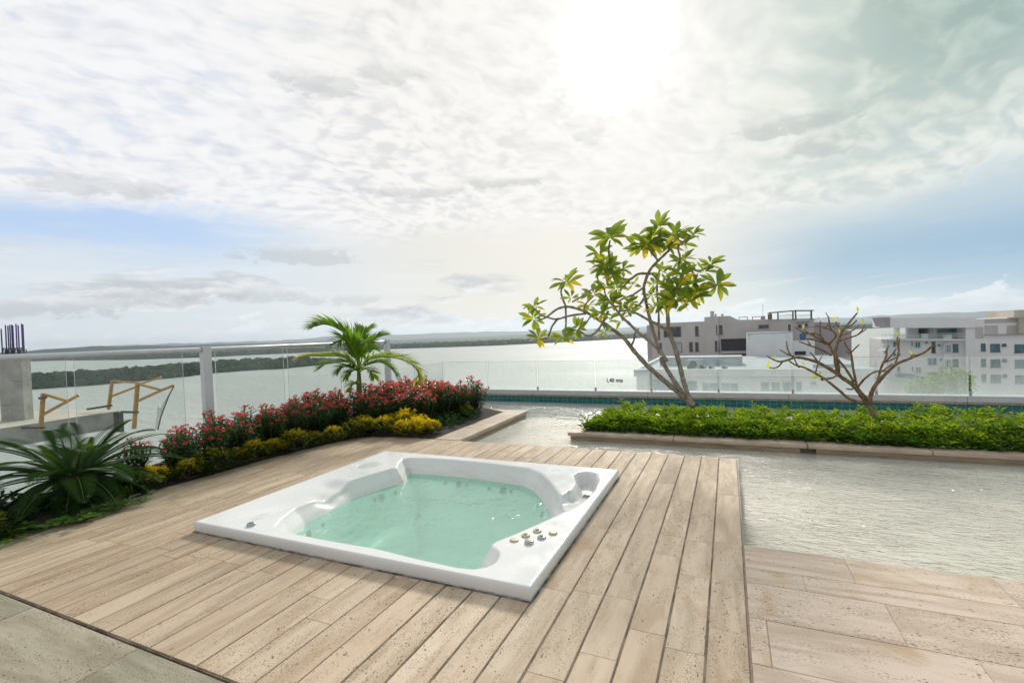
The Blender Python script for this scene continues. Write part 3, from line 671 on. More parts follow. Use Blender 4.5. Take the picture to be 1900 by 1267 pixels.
# ------------------------------------------------------------------ hot tub
def build_tub():
    t = thing('hot_tub', ((TX0 + TX1) / 2, (TY0 + TY1) / 2, 0), 'square white acrylic hot tub full of green water sunk in the stone deck', 'hot tub')
    px = [(736, 868), (739, 858), (746, 851), (760, 848.5), (800, 849.5), (850, 853), (900, 858), (950, 864), (982, 868), (1004, 877), (1020, 891), (1035, 910), (1045, 928), (1050, 945), (1040, 952), (1000, 970), (950, 992), (918, 1004), (911, 1010), (917, 1016), (926, 1022), (928, 1030), (920, 1042), (905, 1050), (880, 1055), (850, 1052), (780, 1037), (700, 1017), (600, 1000), (550, 990), (518, 984), (507, 976), (520, 960), (545, 938), (-3.005, 2.70), (-3.025, 2.86), (-3.035, 3.02), (640, 893), (690, 878), (726, 868)]
    raw = [Vector((x, y, TZ)) if x < 0 else atZ(x, y, TZ) for x, y in px]
    pts = []
    n = len(raw)
    for k in range(n):                                # resample the outline evenly
        a, b = raw[k], raw[(k + 1) % n]; m_ = max(2, int((b - a).length / 0.012))
        for j in range(m_): pts.append(a.lerp(b, j / m_))
    for _ in range(3): pts = [(pts[k - 1] + pts[k] * 2 + pts[(k + 1) % len(pts)]) / 4 for k in range(len(pts))]
    N = len(pts); c = Vector((-2.05, 3.06, TZ))
    area = sum(pts[k].x * pts[(k + 1) % N].y - pts[(k + 1) % N].x * pts[k].y for k in range(N))
    if area < 0: pts = pts[::-1]
    nor = []
    for k in range(N):
        d = pts[(k + 3) % N] - pts[k - 3]; nn = Vector((-d.y, d.x, 0)).normalized(); nor.append(nn)      # points inward
    for _ in range(12): nor = [(nor[k - 1] + nor[k] * 2 + nor[(k + 1) % N]).normalized() for k in range(N)]
    # recesses cut in the rim
    def inpoly(p, poly):
        r = False; j = len(poly) - 1
        for i in range(len(poly)):
            if (poly[i].y > p.y) != (poly[j].y > p.y) and p.x < (poly[j].x - poly[i].x) * (p.y - poly[i].y) / (poly[j].y - poly[i].y) + poly[i].x: r = not r
            j = i
        return r
    def dist(p, poly, skip=()):
        best = 9
        for i in range(len(poly)):
            if i in skip: continue
            a, b = poly[i], poly[(i + 1) % len(poly)]; ab = b - a; u = max(0, min(1, ((p.x - a.x) * ab.x + (p.y - a.y) * ab.y) / (ab.x ** 2 + ab.y ** 2)))
            best = min(best, math.hypot(p.x - a.x - ab.x * u, p.y - a.y - ab.y * u))
        return best
    cup = [atZ(x, y, TZ) for x, y in [(1043, 920), (1060, 908), (1068, 896), (1064, 882), (1072, 876), (1090, 874), (1108, 878), (1113, 890), (1106, 908), (1090, 926), (1068, 942), (1047, 950), (1040, 946)]]
    disc_c = atZ(683, 862, TZ); drain = atZ(1087, 899, TZ)
    sst = lambda a, lo, hi: (lambda u: u * u * (3 - 2 * u))(max(0, min(1, (a - lo) / (hi - lo))))
    def dz(p):
        z = 0.0
        if inpoly(p, cup):
            d = dist(p, cup, (11, 12, 0)); f = sst(p.y, 3.05, 3.75); z -= sst(d, 0, 0.055) * (0.028 + 0.075 * f)
        if p.x < -2.7:                                  # moulded shelf along the left side with a pouring notch
            z -= .056 * sst(p.x, -3.33, -3.13) * sst(p.y, 2.14, 2.72) * sst(p.y, 3.24, 3.06) * (1 - .62 * sst(p.x, -3.08, -3.0) * sst(p.y, 2.90, 2.76))
            z -= .030 * math.exp(-((p.y - 2.90) / .075) ** 2) * sst(p.x, -3.2, -3.05)
        q = math.hypot(p.x - disc_c.x, p.y - disc_c.y)
        z -= 0.010 * sst(q, 0.108, 0.095)
        return z
    bm = bmesh.new(); base = t.location
    def sq(p):
        d = p - c; k = 9
        if d.x > 1e-9: k = min(k, (TX1 - c.x) / d.x)
        if d.x < -1e-9: k = min(k, (TX0 - c.x) / d.x)
        if d.y > 1e-9: k = min(k, (TY1 - c.y) / d.y)
        if d.y < -1e-9: k = min(k, (TY0 - c.y) / d.y)
        return c + d * k
    ang = [math.atan2(p.y - c.y, p.x - c.x) for p in pts]
    corners = [Vector((TX0, TY0, TZ)), Vector((TX1, TY0, TZ)), Vector((TX1, TY1, TZ)), Vector((TX0, TY1, TZ))]
    dang = lambda a, b: abs((a - b + math.pi) % (2 * math.pi) - math.pi)
    anchor = [min(range(N), key=lambda k: dang(ang[k], math.atan2(q.y - c.y, q.x - c.x))) for q in corners]
    outer = [None] * N
    for a in range(4):                                 # spread the outer edge evenly between its corners
        k0, k1 = anchor[a], anchor[(a + 1) % 4]; n_ = (k1 - k0) % N
        for j in range(n_): outer[(k0 + j) % N] = corners[a].lerp(corners[(a + 1) % 4], j / n_)
    rows = []
    def ring(fn): rows.append([bm.verts.new(fn(k) - base) for k in range(N)])
    def oz(k, ins, z):
        p = outer[k]; return Vector((min(max(p.x, TX0 + ins), TX1 - ins), min(max(p.y, TY0 + ins), TY1 - ins), z))
    ring(lambda k: oz(k, 0.004, 0.0005)); ring(lambda k: oz(k, 0, 0.03)); ring(lambda k: oz(k, 0, TZ - .012)); ring(lambda k: oz(k, .0035, TZ - .0035)); ring(lambda k: oz(k, .012, TZ))
    K = 44
    lipz = [dz(pts[k] - nor[k] * .012) for k in range(N)]
    for _ in range(11): lipz = [(lipz[k - 1] + 2 * lipz[k] + lipz[(k + 1) % N]) / 4 for k in range(N)]
    for j in range(1, K + 1):
        u = j / K
        def fn(k):
            a = oz(k, .012, TZ); b = pts[k] - nor[k] * 0.012; p = a.lerp(b, u); w_ = max(0, (u - .72) / .28) ** 2; return p + Vector((0, 0, dz(p) * (1 - w_) + lipz[k] * w_))
        ring(fn)
    for ins, zz in ((-.004, -.002), (.004, -.008), (.010, -.018), (.016, -.035)):
        ring(lambda k: pts[k] + nor[k] * ins + Vector((0, 0, zz + lipz[k] * .9)))
    for ins, z in ((.045, 0.0), (.075, -.05), (.10, -.10), (.13, -.18), (.17, -.28), (.20, -.33)):
        ring(lambda k: Vector(((pts[k] + nor[k] * ins).x, (pts[k] + nor[k] * ins).y, min(z, TZ - .04 + lipz[k]))))
    for f, z in ((.62, -.35), (.55, -.37), (.50, -.55), (.3, -.57)):
        ring(lambda k: c + (pts[k] - c) * f + Vector((0, 0, z - TZ)))
    for a, b in zip(rows, rows[1:]):
        for k in range(N):
            try: bm.faces.new((a[k], a[(k + 1) % N], b[(k + 1) % N], b[k]))
            except ValueError: pass
    bm.faces.new(rows[-1])
    bmesh.ops.recalc_face_normals(bm, faces=bm.faces[:])
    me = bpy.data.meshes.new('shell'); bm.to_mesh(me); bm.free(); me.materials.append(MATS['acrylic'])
    me.polygons.foreach_set('use_smooth', [True] * len(me.polygons))
    sh = bpy.data.objects.new('shell', me); COL.objects.link(sh); sh.parent = t
    mb = MB()
    for bx in ((TX0 - .007, TX1 + .007, TY0 - .007, TY0 + .003), (TX0 - .007, TX1 + .007, TY1 - .003, TY1 + .007), (TX0 - .007, TX0 + .003, TY0 + .0031, TY1 - .0031), (TX1 - .003, TX1 + .007, TY0 + .0031, TY1 - .0031)): mb.box(bx[0], bx[1], bx[2], bx[3], -.005, .0035)
    mb.build('sealant', 'sealant', t)
    # water
    mb = MB(); zw = -.068; i = [mb.vert((*(pts[k] + nor[k] * .02).xy, zw)) for k in range(N)]; mb.face(i); mb.build('water', 'tub_water', t)
    # rim fittings
    def knob(x, y, r, h, mt, name='control_knob', hole=None):
        p = atZ(x, y, TZ); mb = MB(); mb.disc(p, (0, 0, 1), r, h, 20); o = mb.build(name, mt, t, True)
        if hole:
            mb = MB(); mb.disc(p + Vector((0, 0, h + .0005)), (0, 0, 1), r * .45, .002, 16); mb.build('button', hole, o)
        return o
    knob(954, 1002.5, .027, .008, 'ivory_plastic'); knob(1026, 989.5, .027, .010, 'ivory_plastic')
    knob(975.5, 994, .027, .010, 'ivory_plastic', hole='dark_hole'); knob(997, 985.5, .027, .010, 'ivory_plastic', hole='dark_hole')
    knob(982, 1007, .028, .017, 'chrome', hole='ivory_plastic'); knob(1005, 998, .026, .012, 'chrome', hole='dark_hole'); knob(466, 974.5, .028, .016, 'chrome', hole='jet_plastic')
    mb = MB(); mb.disc(disc_c + Vector((0, 0, -.0085)), (0, 0, 1), .096, .003, 32); mb.build('cup_rest', 'acrylic_grey', t)
    mb = MB(); p = drain + Vector((0, 0, dz(drain) + .002)); mb.disc(p, (0, 0, 1), .036, .008, 20); o = mb.build('drain', 'chrome', t)
    mb = MB()
    for q in range(6): mb.box(p.x - .026, p.x + .026, p.y - .026 + q * .009, p.y - .022 + q * .009, p.z + .0082, p.z + .0095)
    mb.build('grille', 'dark_hole', o)
    # jets on the walls
    for x, y, r in [(830, 894, .016), (847, 901, .032), (869, 898, .016), (914, 902, .016), (932, 910, .032), (957, 907, .016), (670, 918, .017), (695, 918, .032), (716, 909, .017), (566, 970, .014), (563, 989, .026), (1020, 937, .014), (1022, 952, .024)]:
        w = atZ(x, y, -.125); best = min(range(N), key=lambda k: (pts[k].xy + nor[k].xy * .115 - w.xy).length)
        nn = (nor[best] + Vector((0, 0, .45))).normalized(); p = Vector((*(pts[best].xy + nor[best].xy * .112), -.13)) + nn * .004
        mb = MB(); mb.disc(p, nn, r, .008, 16); o = mb.build('jet', 'jet_plastic', t)
        mb = MB(); mb.disc(p + nn * .0085, nn, r * .4, .003, 12); mb.build('nozzle', 'dark_hole', o)
    return t
build_tub()
# ------------------------------------------------------------------ railings
def glass_panel(parent, x0, x1, y0, y1, z0, z1, mt, name='glass_panel'):
    """thin pane; slot 0 faces, slot 1 polished edges"""
    mb = MB(); p = [(x, y, z) for z in (z0, z1) for y in (y0, y1) for x in (x0, x1)]; i = [mb.vert(q) for q in p]
    thin_y = abs(y1 - y0) < abs(x1 - x0)
    for f, ax in (((0, 2, 3, 1), 'z'), ((4, 5, 7, 6), 'z'), ((0, 1, 5, 4), 'y'), ((2, 6, 7, 3), 'y'), ((0, 4, 6, 2), 'x'), ((1, 3, 7, 5), 'x')):
        face = (ax == 'y') if thin_y else (ax == 'x')
        mb.face([i[k] for k in f], 0 if face else 1)
    return mb.build(name, [mt, 'glass_edge'], parent)
XR = -5.5
rl = thing('balcony_railing', (XR, 4.0, 0), 'white balcony railing with tubular handrail and clear glass panels above the bay', 'railing')
h0, h1 = atX(0, 664.2, XR), atX(716, 633.7, XR); dirn = (h1 - h0) / (h1.y - h0.y)
hz = lambda y: h0 + dirn * (y - h0.y)
mb = MB(); mb.tube([hz(0.3), hz(3.5), hz(6.80)], .0265, 16); mb.build('handrail', 'white_metal', rl, True)
for y in (0.36, 3.60, 6.83):
    p = hz(y)
    o = bevel_box('post', [(XR - .035, XR + .035, y - .05, y + .05, 0.0, p.z + .035)], 'white_metal', rl, .004)
    mb = MB(); mb.disc((XR, y - .052, p.z), (0, -1, 0), .036, .010, 16); mb.build('collar', 'grey_metal', o)
for a, b in ((0.42, 1.33), (1.36, 2.315), (2.374, 3.34), (3.71, 4.653), (4.723, 5.70), (5.75, 6.75)):
    glass_panel(rl, XR - .005, XR + .005, a, b, 0.05, hz(a).z - .035, 'clear_glass')
br = thing('glass_railing', (0, 8.86, 0.138), 'low frameless glass railing on the kerb behind the pool, misted with salt', 'railing')
xs = [-5.655, -4.572, -3.475, -2.31, -1.29, -.183, .915, 2.011, 3.102, 4.2, 5.3]
panels = []
for a, b in zip(xs, xs[1:]):
    o = glass_panel(br, a + .022, b - .016, 8.86, 8.872, .139, .705, 'salted_glass'); panels.append((a, b, o))
    if a > -5.6:
        mb = MB(); mb.box(a - .012, a + .018, 8.855, 8.878, .139, .20); mb.build('clamp', 'grey_metal', br)
for a, b in ((6.93, 7.83), (7.87, 8.83)): glass_panel(br, -5.66, -5.648, a, b, .05, .71, 'salted_glass')
mb = MB(); mb.box(-5.66, 5.3, 8.858, 8.874, .7055, .709); mb.build('top_edge', 'grey_metal', br)
# depth marking on one pane
po = [o for a, b, o in panels if a < -1.9 < b][0]
tc_ = bpy.data.curves.new('depth_marking', 'FONT'); tc_.body = '1,40 mts'; tc_.size = 0.105; tc_.offset = 0.0035; tc_.align_x = 'CENTER'; tc_.extrude = 0.0006
to = bpy.data.objects.new('tmp', tc_); COL.objects.link(to); bpy.context.view_layer.update()
me = bpy.data.meshes.new_from_object(to.evaluated_get(bpy.context.evaluated_depsgraph_get())); bpy.data.objects.remove(to)
me.materials.clear(); me.materials.append(MATS['black_print'])
tm = bpy.data.objects.new('depth_marking', me); COL.objects.link(tm); tm.parent = po; me.name = 'depth_marking'
pp = atY(1140, 709, 8.857); tm.location = pp - parent_loc(po); tm.rotation_euler = (R_(90), 0, 0)
tm.scale = (.86, 1, 1)
mb = MB(); mb.box(pp.x - .115, pp.x + .125, 8.8575, 8.8595, pp.z - .045, pp.z - .041); mb.build('marking_plate', 'white_frame', po)
# ------------------------------------------------------------------ bay, far shore, hills
BZ = -28.7
mb = MB(); mb.quad((-7000, -400, BZ), (7000, -400, BZ), (7000, 7000, BZ), (-7000, 7000, BZ)); tag(mb.build('bay_water', 'bay_water'), kind='structure')
from mathutils import noise as mn
def fbm(x, y, s, o=4): return mn.fractal(Vector((x * s, y * s, 1.7)), 1.0, 2.0, o)
SHORE = [(-200, 680), (110, 668.5), (240, 667.5), (380, 663), (480, 658), (725, 647.5), (920, 641), (1060, 634), (1200, 626.5), (1400, 618), (1640, 608.5), (1900, 598), (2100, 590)]
def lerp_tab(tab, x):
    if x <= tab[0][0]: return tab[0][1]
    for (a, b), (c, d) in zip(tab, tab[1:]):
        if x <= c: return b + (d - b) * (x - a) / (c - a)
    return tab[-1][1]
def land():
    mb = MB(); cols = []
    for k in range(231):
        px = -200 + k * 10; p = atZ(px, lerp_tab(SHORE, px) + .5 * mn.noise(Vector((px * .02, 3, 0))), BZ); r0 = math.hypot(p.x, p.y); u = Vector((p.x / r0, p.y / r0))
        col = []
        for j, rr in enumerate((r0, r0 + 4, r0 + 40, r0 + 120, r0 + 300, r0 + 600, 2300, 2800, 3400, 4200, 5000, 6000, 6600)):
            z = BZ + (-.3, 1, 2, 2.5, 3, 3, 3, 3.5, 4, 5, 6, 8, 8)[j]
            if j > 1: z += 2.2 * fbm(u.x * rr, u.y * rr, .004)
            col.append(mb.vert((u.x * rr, u.y * rr, z)))
        cols.append(col)
    for a, b in zip(cols, cols[1:]):
        for j in range(len(a) - 1): mb.face((a[j], b[j], b[j + 1], a[j + 1]))
    tag(mb.build('far_shore', 'far_land', smooth=True), kind='structure')
land()
def ridge(name, tab, r, depth, x0, x1, wob, base=BZ, seed=0):
    mb = MB(); cols = []; n = int((x1 - x0) / 4)
    for k in range(n + 1):
        px = x0 + k * 4; py = lerp_tab(tab, px) + wob * fbm(px, seed * 7.3, .03, 5)
        t = atR(px, py, r); u = Vector((t.x / r, t.y / r)); H = max(0.5, t.z - base); col = []
        for j, (f, dr) in enumerate(((0, -.5), (.35, -.33), (.62, -.2), (.85, -.09), (1, 0), (.7, .2), (0, .5))):
            rr = r + dr * depth; col.append(mb.vert((u.x * rr, u.y * rr, base + H * f * (1 + (.10 * fbm(px, j * 3 + seed, .02) if 0 < j < 4 else 0)))))
        cols.append(col)
    for a, b in zip(cols, cols[1:]):
        for j in range(len(a) - 1): mb.face((a[j], b[j], b[j + 1], a[j + 1]))
    return tag(mb.build(name, 'hill', smooth=True), kind='structure')
ridge('mountains', [(200, 641), (400, 635), (480, 633), (560, 629), (600, 625.5), (650, 622), (700, 620), (760, 620), (800, 619), (850, 617), (900, 615), (925, 615.5), (960, 614.5), (1000, 614), (1060, 612), (1120, 609.5), (1200, 606), (1400, 597.5), (1545, 590), (1600, 587.5), (1640, 585), (1700, 582.5), (1760, 580), (1830, 577.5), (1880, 576), (2100, 567)], 6000, 900, 200, 2100, 1.6, seed=1)
ridge('wooded_hill', [(-220, 664), (40, 653), (80, 648), (130, 645), (190, 641), (220, 643), (278, 640.5), (328, 642), (379, 639), (440, 638), (520, 636), (640, 632)], 2300, 500, -220, 640, 1.0, seed=2)
def clump(mb, c, r, h, t, rn, seg=7, tufts=34):
    """one tree crown: lumpy dome dressed with many small leaf tufts"""
    rings = []
    for k, (f, zz) in enumerate(((.8, 0), (.92, .35), (.72, .68), (.34, .88))):
        rings.append([mb.vert((c[0] + math.cos(2 * math.pi * (q + k * .5) / seg) * r * f * rn.uniform(.85, 1.1), c[1] + math.sin(2 * math.pi * (q + k * .5) / seg) * r * f * rn.uniform(.85, 1.1), c[2] + h * zz * rn.uniform(.9, 1.08)), t - .15) for q in range(seg)])
    for a, b in zip(rings, rings[1:]):
        for q in range(seg): mb.face((a[q], a[(q + 1) % seg], b[(q + 1) % seg], b[q]))
    mb.face(rings[-1])
    for q in range(tufts):
        an, zz = rn.uniform(0, 6.28), 1 - rn.random() ** 1.4 * .9; rr = r * 1.0 * math.sqrt(max(0.05, 1 - zz * zz * .92))
        p = Vector((c[0] + math.cos(an) * rr, c[1] + math.sin(an) * rr, c[2] + h * zz)); s = r * .20; tt = t + rn.uniform(-.2, .3)
        n_ = Vector((math.cos(an) * .6 + rn.uniform(-.5, .5), math.sin(an) * .6 + rn.uniform(-.5, .5), .5 + zz)).normalized(); a_ = n_.orthogonal().normalized(); b_ = n_.cross(a_); w = rn.uniform(.7, 1.5) * s
        mb.face([mb.vert(p + a_ * w, tt), mb.vert(p + b_ * s - n_ * s * .5, tt), mb.vert(p - a_ * w, tt), mb.vert(p - b_ * s - n_ * s * .5, tt)])
def mangrove():
    rn = random.Random(11); mb = MB()
    NEAR = [(-60, 732), (0, 727.5), (60, 722), (187, 713), (338, 699), (394, 692), (480, 685.7), (526, 684), (551, 681), (600, 676), (635, 672)]
    FARD = [(-60, 75), (60, 62), (187, 60), (338, 75), (480, 70), (551, 45), (600, 25), (635, 4)]
    x = -60
    while x < 635:
        d = lerp_tab(FARD, x); p0 = atZ(x, lerp_tab(NEAR, x), BZ); r0 = math.hypot(p0.x, p0.y); u = Vector((p0.x / r0, p0.y / r0, 0))
        k = 0.0
        while k <= d:
            r = rn.uniform(3.0, 5.2); hgt = (5.5 if k < 3 else rn.uniform(7.0, 11.5)) * (1.0 if x < 560 else max(.35, 1 - (x - 560) / 110)) * (1.0 + .12 * mn.noise(Vector((x * .03, k * .05, 0))))
            p = p0 + u * (k + rn.uniform(-2, 2)); z0 = BZ + (.2 if k < 3 else hgt * .35)
            clump(mb, (p.x + rn.uniform(-3, 3), p.y + rn.uniform(-3, 3), z0), r, hgt - (z0 - BZ), rn.uniform(.15, .8), rn); k += rn.uniform(4.5, 7.5)
        x += 4.6 if x < 300 else 4.0
    tag(mb.build('mangrove_spit', 'mangrove_leaf', smooth=False), 'dark green mangrove wood on a low spit across the bay', 'mangroves', kind='stuff')
    rn = random.Random(12); mb = MB(); px = -200
    while px < 1900:
        p0 = atZ(px, lerp_tab(SHORE, px), BZ); r0 = math.hypot(p0.x, p0.y); u = Vector((p0.x / r0, p0.y / r0, 0))
        for k, q in ((4, 1), (16, 1), (34, 1), (70, 1), (120, 1), (210, 1)):
            p = p0 + u * (k + rn.uniform(-5, 5)); hgt = rn.uniform(6, 11)
            clump(mb, (p.x, p.y, BZ + 1), rn.uniform(6, 11), hgt, rn.uniform(.1, .7), rn, 6, 12)
        px += 4.2
    tag(mb.build('shore_woodland', 'mangrove_leaf'), 'continuous dark woodland along the far shore of the bay', 'woodland', kind='stuff')
mangrove()
# ------------------------------------------------------------------ neighbouring buildings
def P(zx, zy, o, s): return (o[0] + zx / s, o[1] + zy / s)
class Bld:
    def __init__(s, name, Y, px, label, cat='building'):
        p = atY(px, 640, Y); s.Y = Y; s.t = thing(name, (p.x, Y, BZ), label, cat)
    def slab(s, poly, mt, name='wall', depth=8.0, dy=0.0, parent=None, toground=False):
        pts = [atY(x, y, s.Y + dy) for x, y in poly]
        mb = MB(); mb.prism(pts, (0, depth, 0)); return mb.build(name, mt, parent or s.t)
    def rect(s, x0, y0, x1, y1, mt, name, depth, dy, parent=None):
        a, b = atY(x0, (y0 + y1) / 2, s.Y + dy), atY(x1, (y0 + y1) / 2, s.Y + dy); zt, zb = atY((x0 + x1) / 2, y0, s.Y + dy).z, atY((x0 + x1) / 2, y1, s.Y + dy).z
        mb = MB(); mb.box(a.x, b.x, s.Y + dy, s.Y + dy + depth, zb, zt); return mb.build(name, mt, parent or s.t)
    def window(s, x0, y0, x1, y1, pane='pane_dark', frame='window_frame', dy=0.0, bars=1):
        a, b = atY(x0, (y0 + y1) / 2, s.Y + dy), atY(x1, (y0 + y1) / 2, s.Y + dy); zt, zb = atY((x0 + x1) / 2, y0, s.Y + dy).z, atY((x0 + x1) / 2, y1, s.Y + dy).z
        Y = s.Y + dy; fw = min(.09, (b.x - a.x) * .12); mb = MB()
        mb.box(a.x - .02, b.x + .02, Y - .06, Y + .02, zt - fw, zt + .02); mb.box(a.x - .06, b.x + .06, Y - .14, Y + .02, zb - .02, zb + fw)
        mb.box(a.x - .02, a.x + fw, Y - .0601, Y + .02, zb + fw, zt - fw); mb.box(b.x - fw, b.x + .02, Y - .0601, Y + .02, zb + fw, zt - fw)
        for k in range(bars):
            xx = a.x + (b.x - a.x) * (k + 1) / (bars + 1); mb.box(xx - fw * .4, xx + fw * .4, Y - .05, Y + .02, zb + fw, zt - fw)
        o = mb.build('window', frame, s.t); mb = MB(); mb.box(a.x + fw * .9, b.x - fw * .9, Y - .025, Y + .01, zb + fw * .9, zt - fw * .9); mb.build('pane', pane, o); return o
z3 = lambda x, y: P(x, y, (1200, 560), 9.5)
z4 = lambda x, y: P(x, y, (1380, 560), 8.636)
z5 = lambda x, y: P(x, y, (1600, 560), 6.333)
def WZ3(b, x0, y0, x1, y1, **k): b.window(*z3(x0, y0), *z3(x1, y1), **k)
def WZ4(b, x0, y0, x1, y1, **k): b.window(*z4(x0, y0), *z4(x1, y1), **k)
def WZ5(b, x0, y0, x1, y1, **k): b.window(*z5(x0, y0), *z5(x1, y1), **k)
GB = 1080
g1 = Bld('grey_building', 100, 1390, 'grey rendered apartment block with dark louvres and a timber pergola on its roof')
g1.slab([(1208, 601), (1232, 599.3), (1306.9, 596.2), (1306.9, 588.4), (1333, 587), (1333, GB), (1208, GB)], 'grey_plaster', depth=14)
g1.slab([(1333.2, 587), (1354, 586), (1369.7, 593.4), (1400, 593), (1510.8, 590.7), (1510.8, GB), (1333.2, GB)], 'grey_plaster', depth=13, dy=0.6)
g1.slab([(1511, 597.8), (1558.3, 598), (1558.3, 609), (1580, 614.2), (1580, GB), (1511, GB)], 'dark_plaster', depth=12, dy=0.9)
g1.rect(1208, 603, 1216.5, GB, 'dark_plaster', 'corner_wall', .3, -.02)
for a in ((300, 440, 605, 620), (225, 725, 265, 840), (855, 430, 912, 605), (750, 710, 810, 880), (855, 710, 912, 880), (1203, 690, 1245, 880), (1225, 415, 1241, 585), (765, 965, 815, 1130), (865, 960, 915, 1130), (1208, 945, 1246, 1130), (470, 965, 620, 1130)):
    WZ3(g1, *a, bars=1 if a[2] - a[0] > 200 else 0)
WZ3(g1, 495, 715, 618, 890, pane='pane_blind', bars=0)
WZ3(g1, 1278, 412, 1335, 580, dy=.6); WZ3(g1, 1262, 690, 1281, 880, dy=.6, bars=0); WZ3(g1, 1266, 940, 1284, 1100, dy=.6, bars=0)
WZ4(g1, 240, 368, 398, 428, dy=.6); WZ4(g1, 700, 352, 762, 480, dy=.6, frame='white_frame', bars=0)
for a, b in (((1312, 650), (1772, 862)), ((1318, 918), (1776, 1130))):
    (x0, y0), (x1, y1) = z3(*a), z3(*b); o = g1.rect(x0, y0, x1, y1, 'louvre_dark', 'louvre', .1, .5)
(x0, y0), (x1, y1) = z3(1312, 866), z3(1776, 914); g1.rect(x0, y0, x1, y1, 'grey_plaster', 'louvre_sill', .25, .36)
for a, b in (((1120, 186), (1185, 268)), ((1195, 225), (1230, 262)), ((1312, 222), (1352, 256))):
    (x0, y0), (x1, y1) = z3(*a), z3(*b); o = g1.rect(x0, y0, x1, y1, 'grey_plaster', 'chimney', .9, 3.0)
    hh = (y1 - y0) * .25; g1.rect(x0 - .4, y0 - hh, x1 + .4, y0 - .05, 'roof_sheet', 'cowl', 1.1, 2.9, parent=None)
for a, b in (((1620, 265), (1785, 275)), ((1620, 276), (1632, 318)), ((1772, 276), (1785, 318))):
    (x0, y0), (x1, y1) = z3(*a), z3(*b); g1.rect(x0, y0, x1, y1, 'dark_steel', 'roof_frame', .15, 1.5)
for a, b in (((135, 235), (285, 244)), ((135, 245), (146, 285)), ((274, 245), (285, 285))):
    (x0, y0), (x1, y1) = z4(*a), z4(*b); g1.rect(x0, y0, x1, y1, 'dark_steel', 'roof_frame', .15, 1.5)
(x0, y0), (x1, y1) = z4(302, 45), z4(312, 235); g1.rect(x0 + .3, y0, x1 - .3, y1, 'dark_steel', 'antenna', .08, 1.5)
(x0, y0), (x1, y1) = z4(285, 228), z4(345, 280); g1.rect(x0, y0, x1, y1, 'dark_plaster', 'roof_box', 1.0, 1.2)
# pergola on the roof
pts = [atY(*z4(x, y), 99.8) for x, y in ((405, 168), (700, 143), (830, 131), (1130, 130), (1130, 143), (830, 146), (700, 158), (405, 184))]
mb = MB(); mb.prism(pts, (0, 4.0, 0)); mb.build('pergola_beam', 'timber', g1.t)
for x0, x1, yt in ((412, 440, 180), (538, 560, 172), (778, 802, 156), (820, 845, 148), (1070, 1098, 145)):
    (a, b), (c_, d_) = z4(x0, yt), z4(x1, 285); g1.rect(a, b, c_, d_, 'timber', 'pergola_post', .3, .1)
(a, b), (c_, d_) = z4(390, 195), z4(455, 282); g1.rect(a, b, c_, d_, 'timber', 'pergola_post', 1.2, 2.0)
for x0, x1, y0, y1 in ((562, 776, 215, 280), (848, 1068, 215, 270), (1132, 1520, 262, 330)):
    (a, b), (c_, d_) = z4(x0, y0), z4(x1, y1); g1.rect(a, b, c_, d_, 'salted_glass', 'roof_glass', .03, 1.0); g1.rect(a, b - .6, c_, b - .05, 'dark_steel', 'roof_rail', .06, .98)
(a, b), (c_, d_) = z4(1132, 398), z4(1700, 404); g1.rect(1480, 605.5, 1578, 606.2, 'dark_steel', 'roof_rail', .06, .3)
for x0, y0, x1, y1 in ((868, 368, 922, 405), (972, 345, 1035, 395)):
    (a, b), (c_, d_) = z4(x0, y0), z4(x1, y1); o = g1.rect(a, b, c_, d_, 'white_frame', 'air_conditioner', .5, .05)
    pc = atY((a + c_) / 2, (b + d_) / 2, 100.04); mb = MB(); mb.disc(pc, (0, -1, 0), .27, .04, 14); mb.build('fan', 'dark_hole', o)
(a, b), (c_, d_) = z4(840, 325), z4(1045, 335); g1.rect(a, b, c_, d_, 'dark_steel', 'pipe', .1, .3)
bt = thing('water_tank', atY(*z4(945, 600), 93.5), 'round blue water tank half hidden by the bare tree, against the grey building', 'water tank')
mb = MB(); c0 = atY(*z4(945, 610), 93.5); c1 = atY(*z4(945, 490), 93.5); mb.tube([c0, c0.lerp(c1, .35), c0.lerp(c1, .7), c1], [.42, .47, .47, .36], 18); mb.build('tank_body', 'blue_tank', bt, True)
mb = MB(); mb.disc(c1, (0, 0, 1), .22, .12, 14); mb.build('lid', 'dark_steel', bt)
# white stair tower in front of the grey building
w1 = Bld('white_building', 92, 1440, 'plain white rendered block with one dark doorway, in front of the grey building')
w1.slab([(1392, 618.3), (1471, 616.8), (1471, GB), (1392, GB)], 'white_plaster', depth=6)
w1.slab([(1386.4, 618.0), (1391.9, 618.3), (1391.9, GB), (1386.4, GB)], 'white_plaster', name='side_wall', depth=5.4, dy=.5)
w1.slab([(1471.2, 634.5), (1511.8, 633.5), (1511.8, GB), (1471.2, GB)], 'white_plaster', depth=6, dy=.4)
o = w1.rect(1475.2, 651.5, 1495.5, 690, 'louvre_dark', 'doorway', .1, .32)
w1.rect(1386, 616.6, 1471.4, 618.4, 'roof_sheet', 'parapet_cap', 6.2, -.1)
for k in range(7): w1.rect(1458, 622 + k * 4.2, 1465, 622.7 + k * 4.2, 'white_frame', 'rung', .1, -.12)
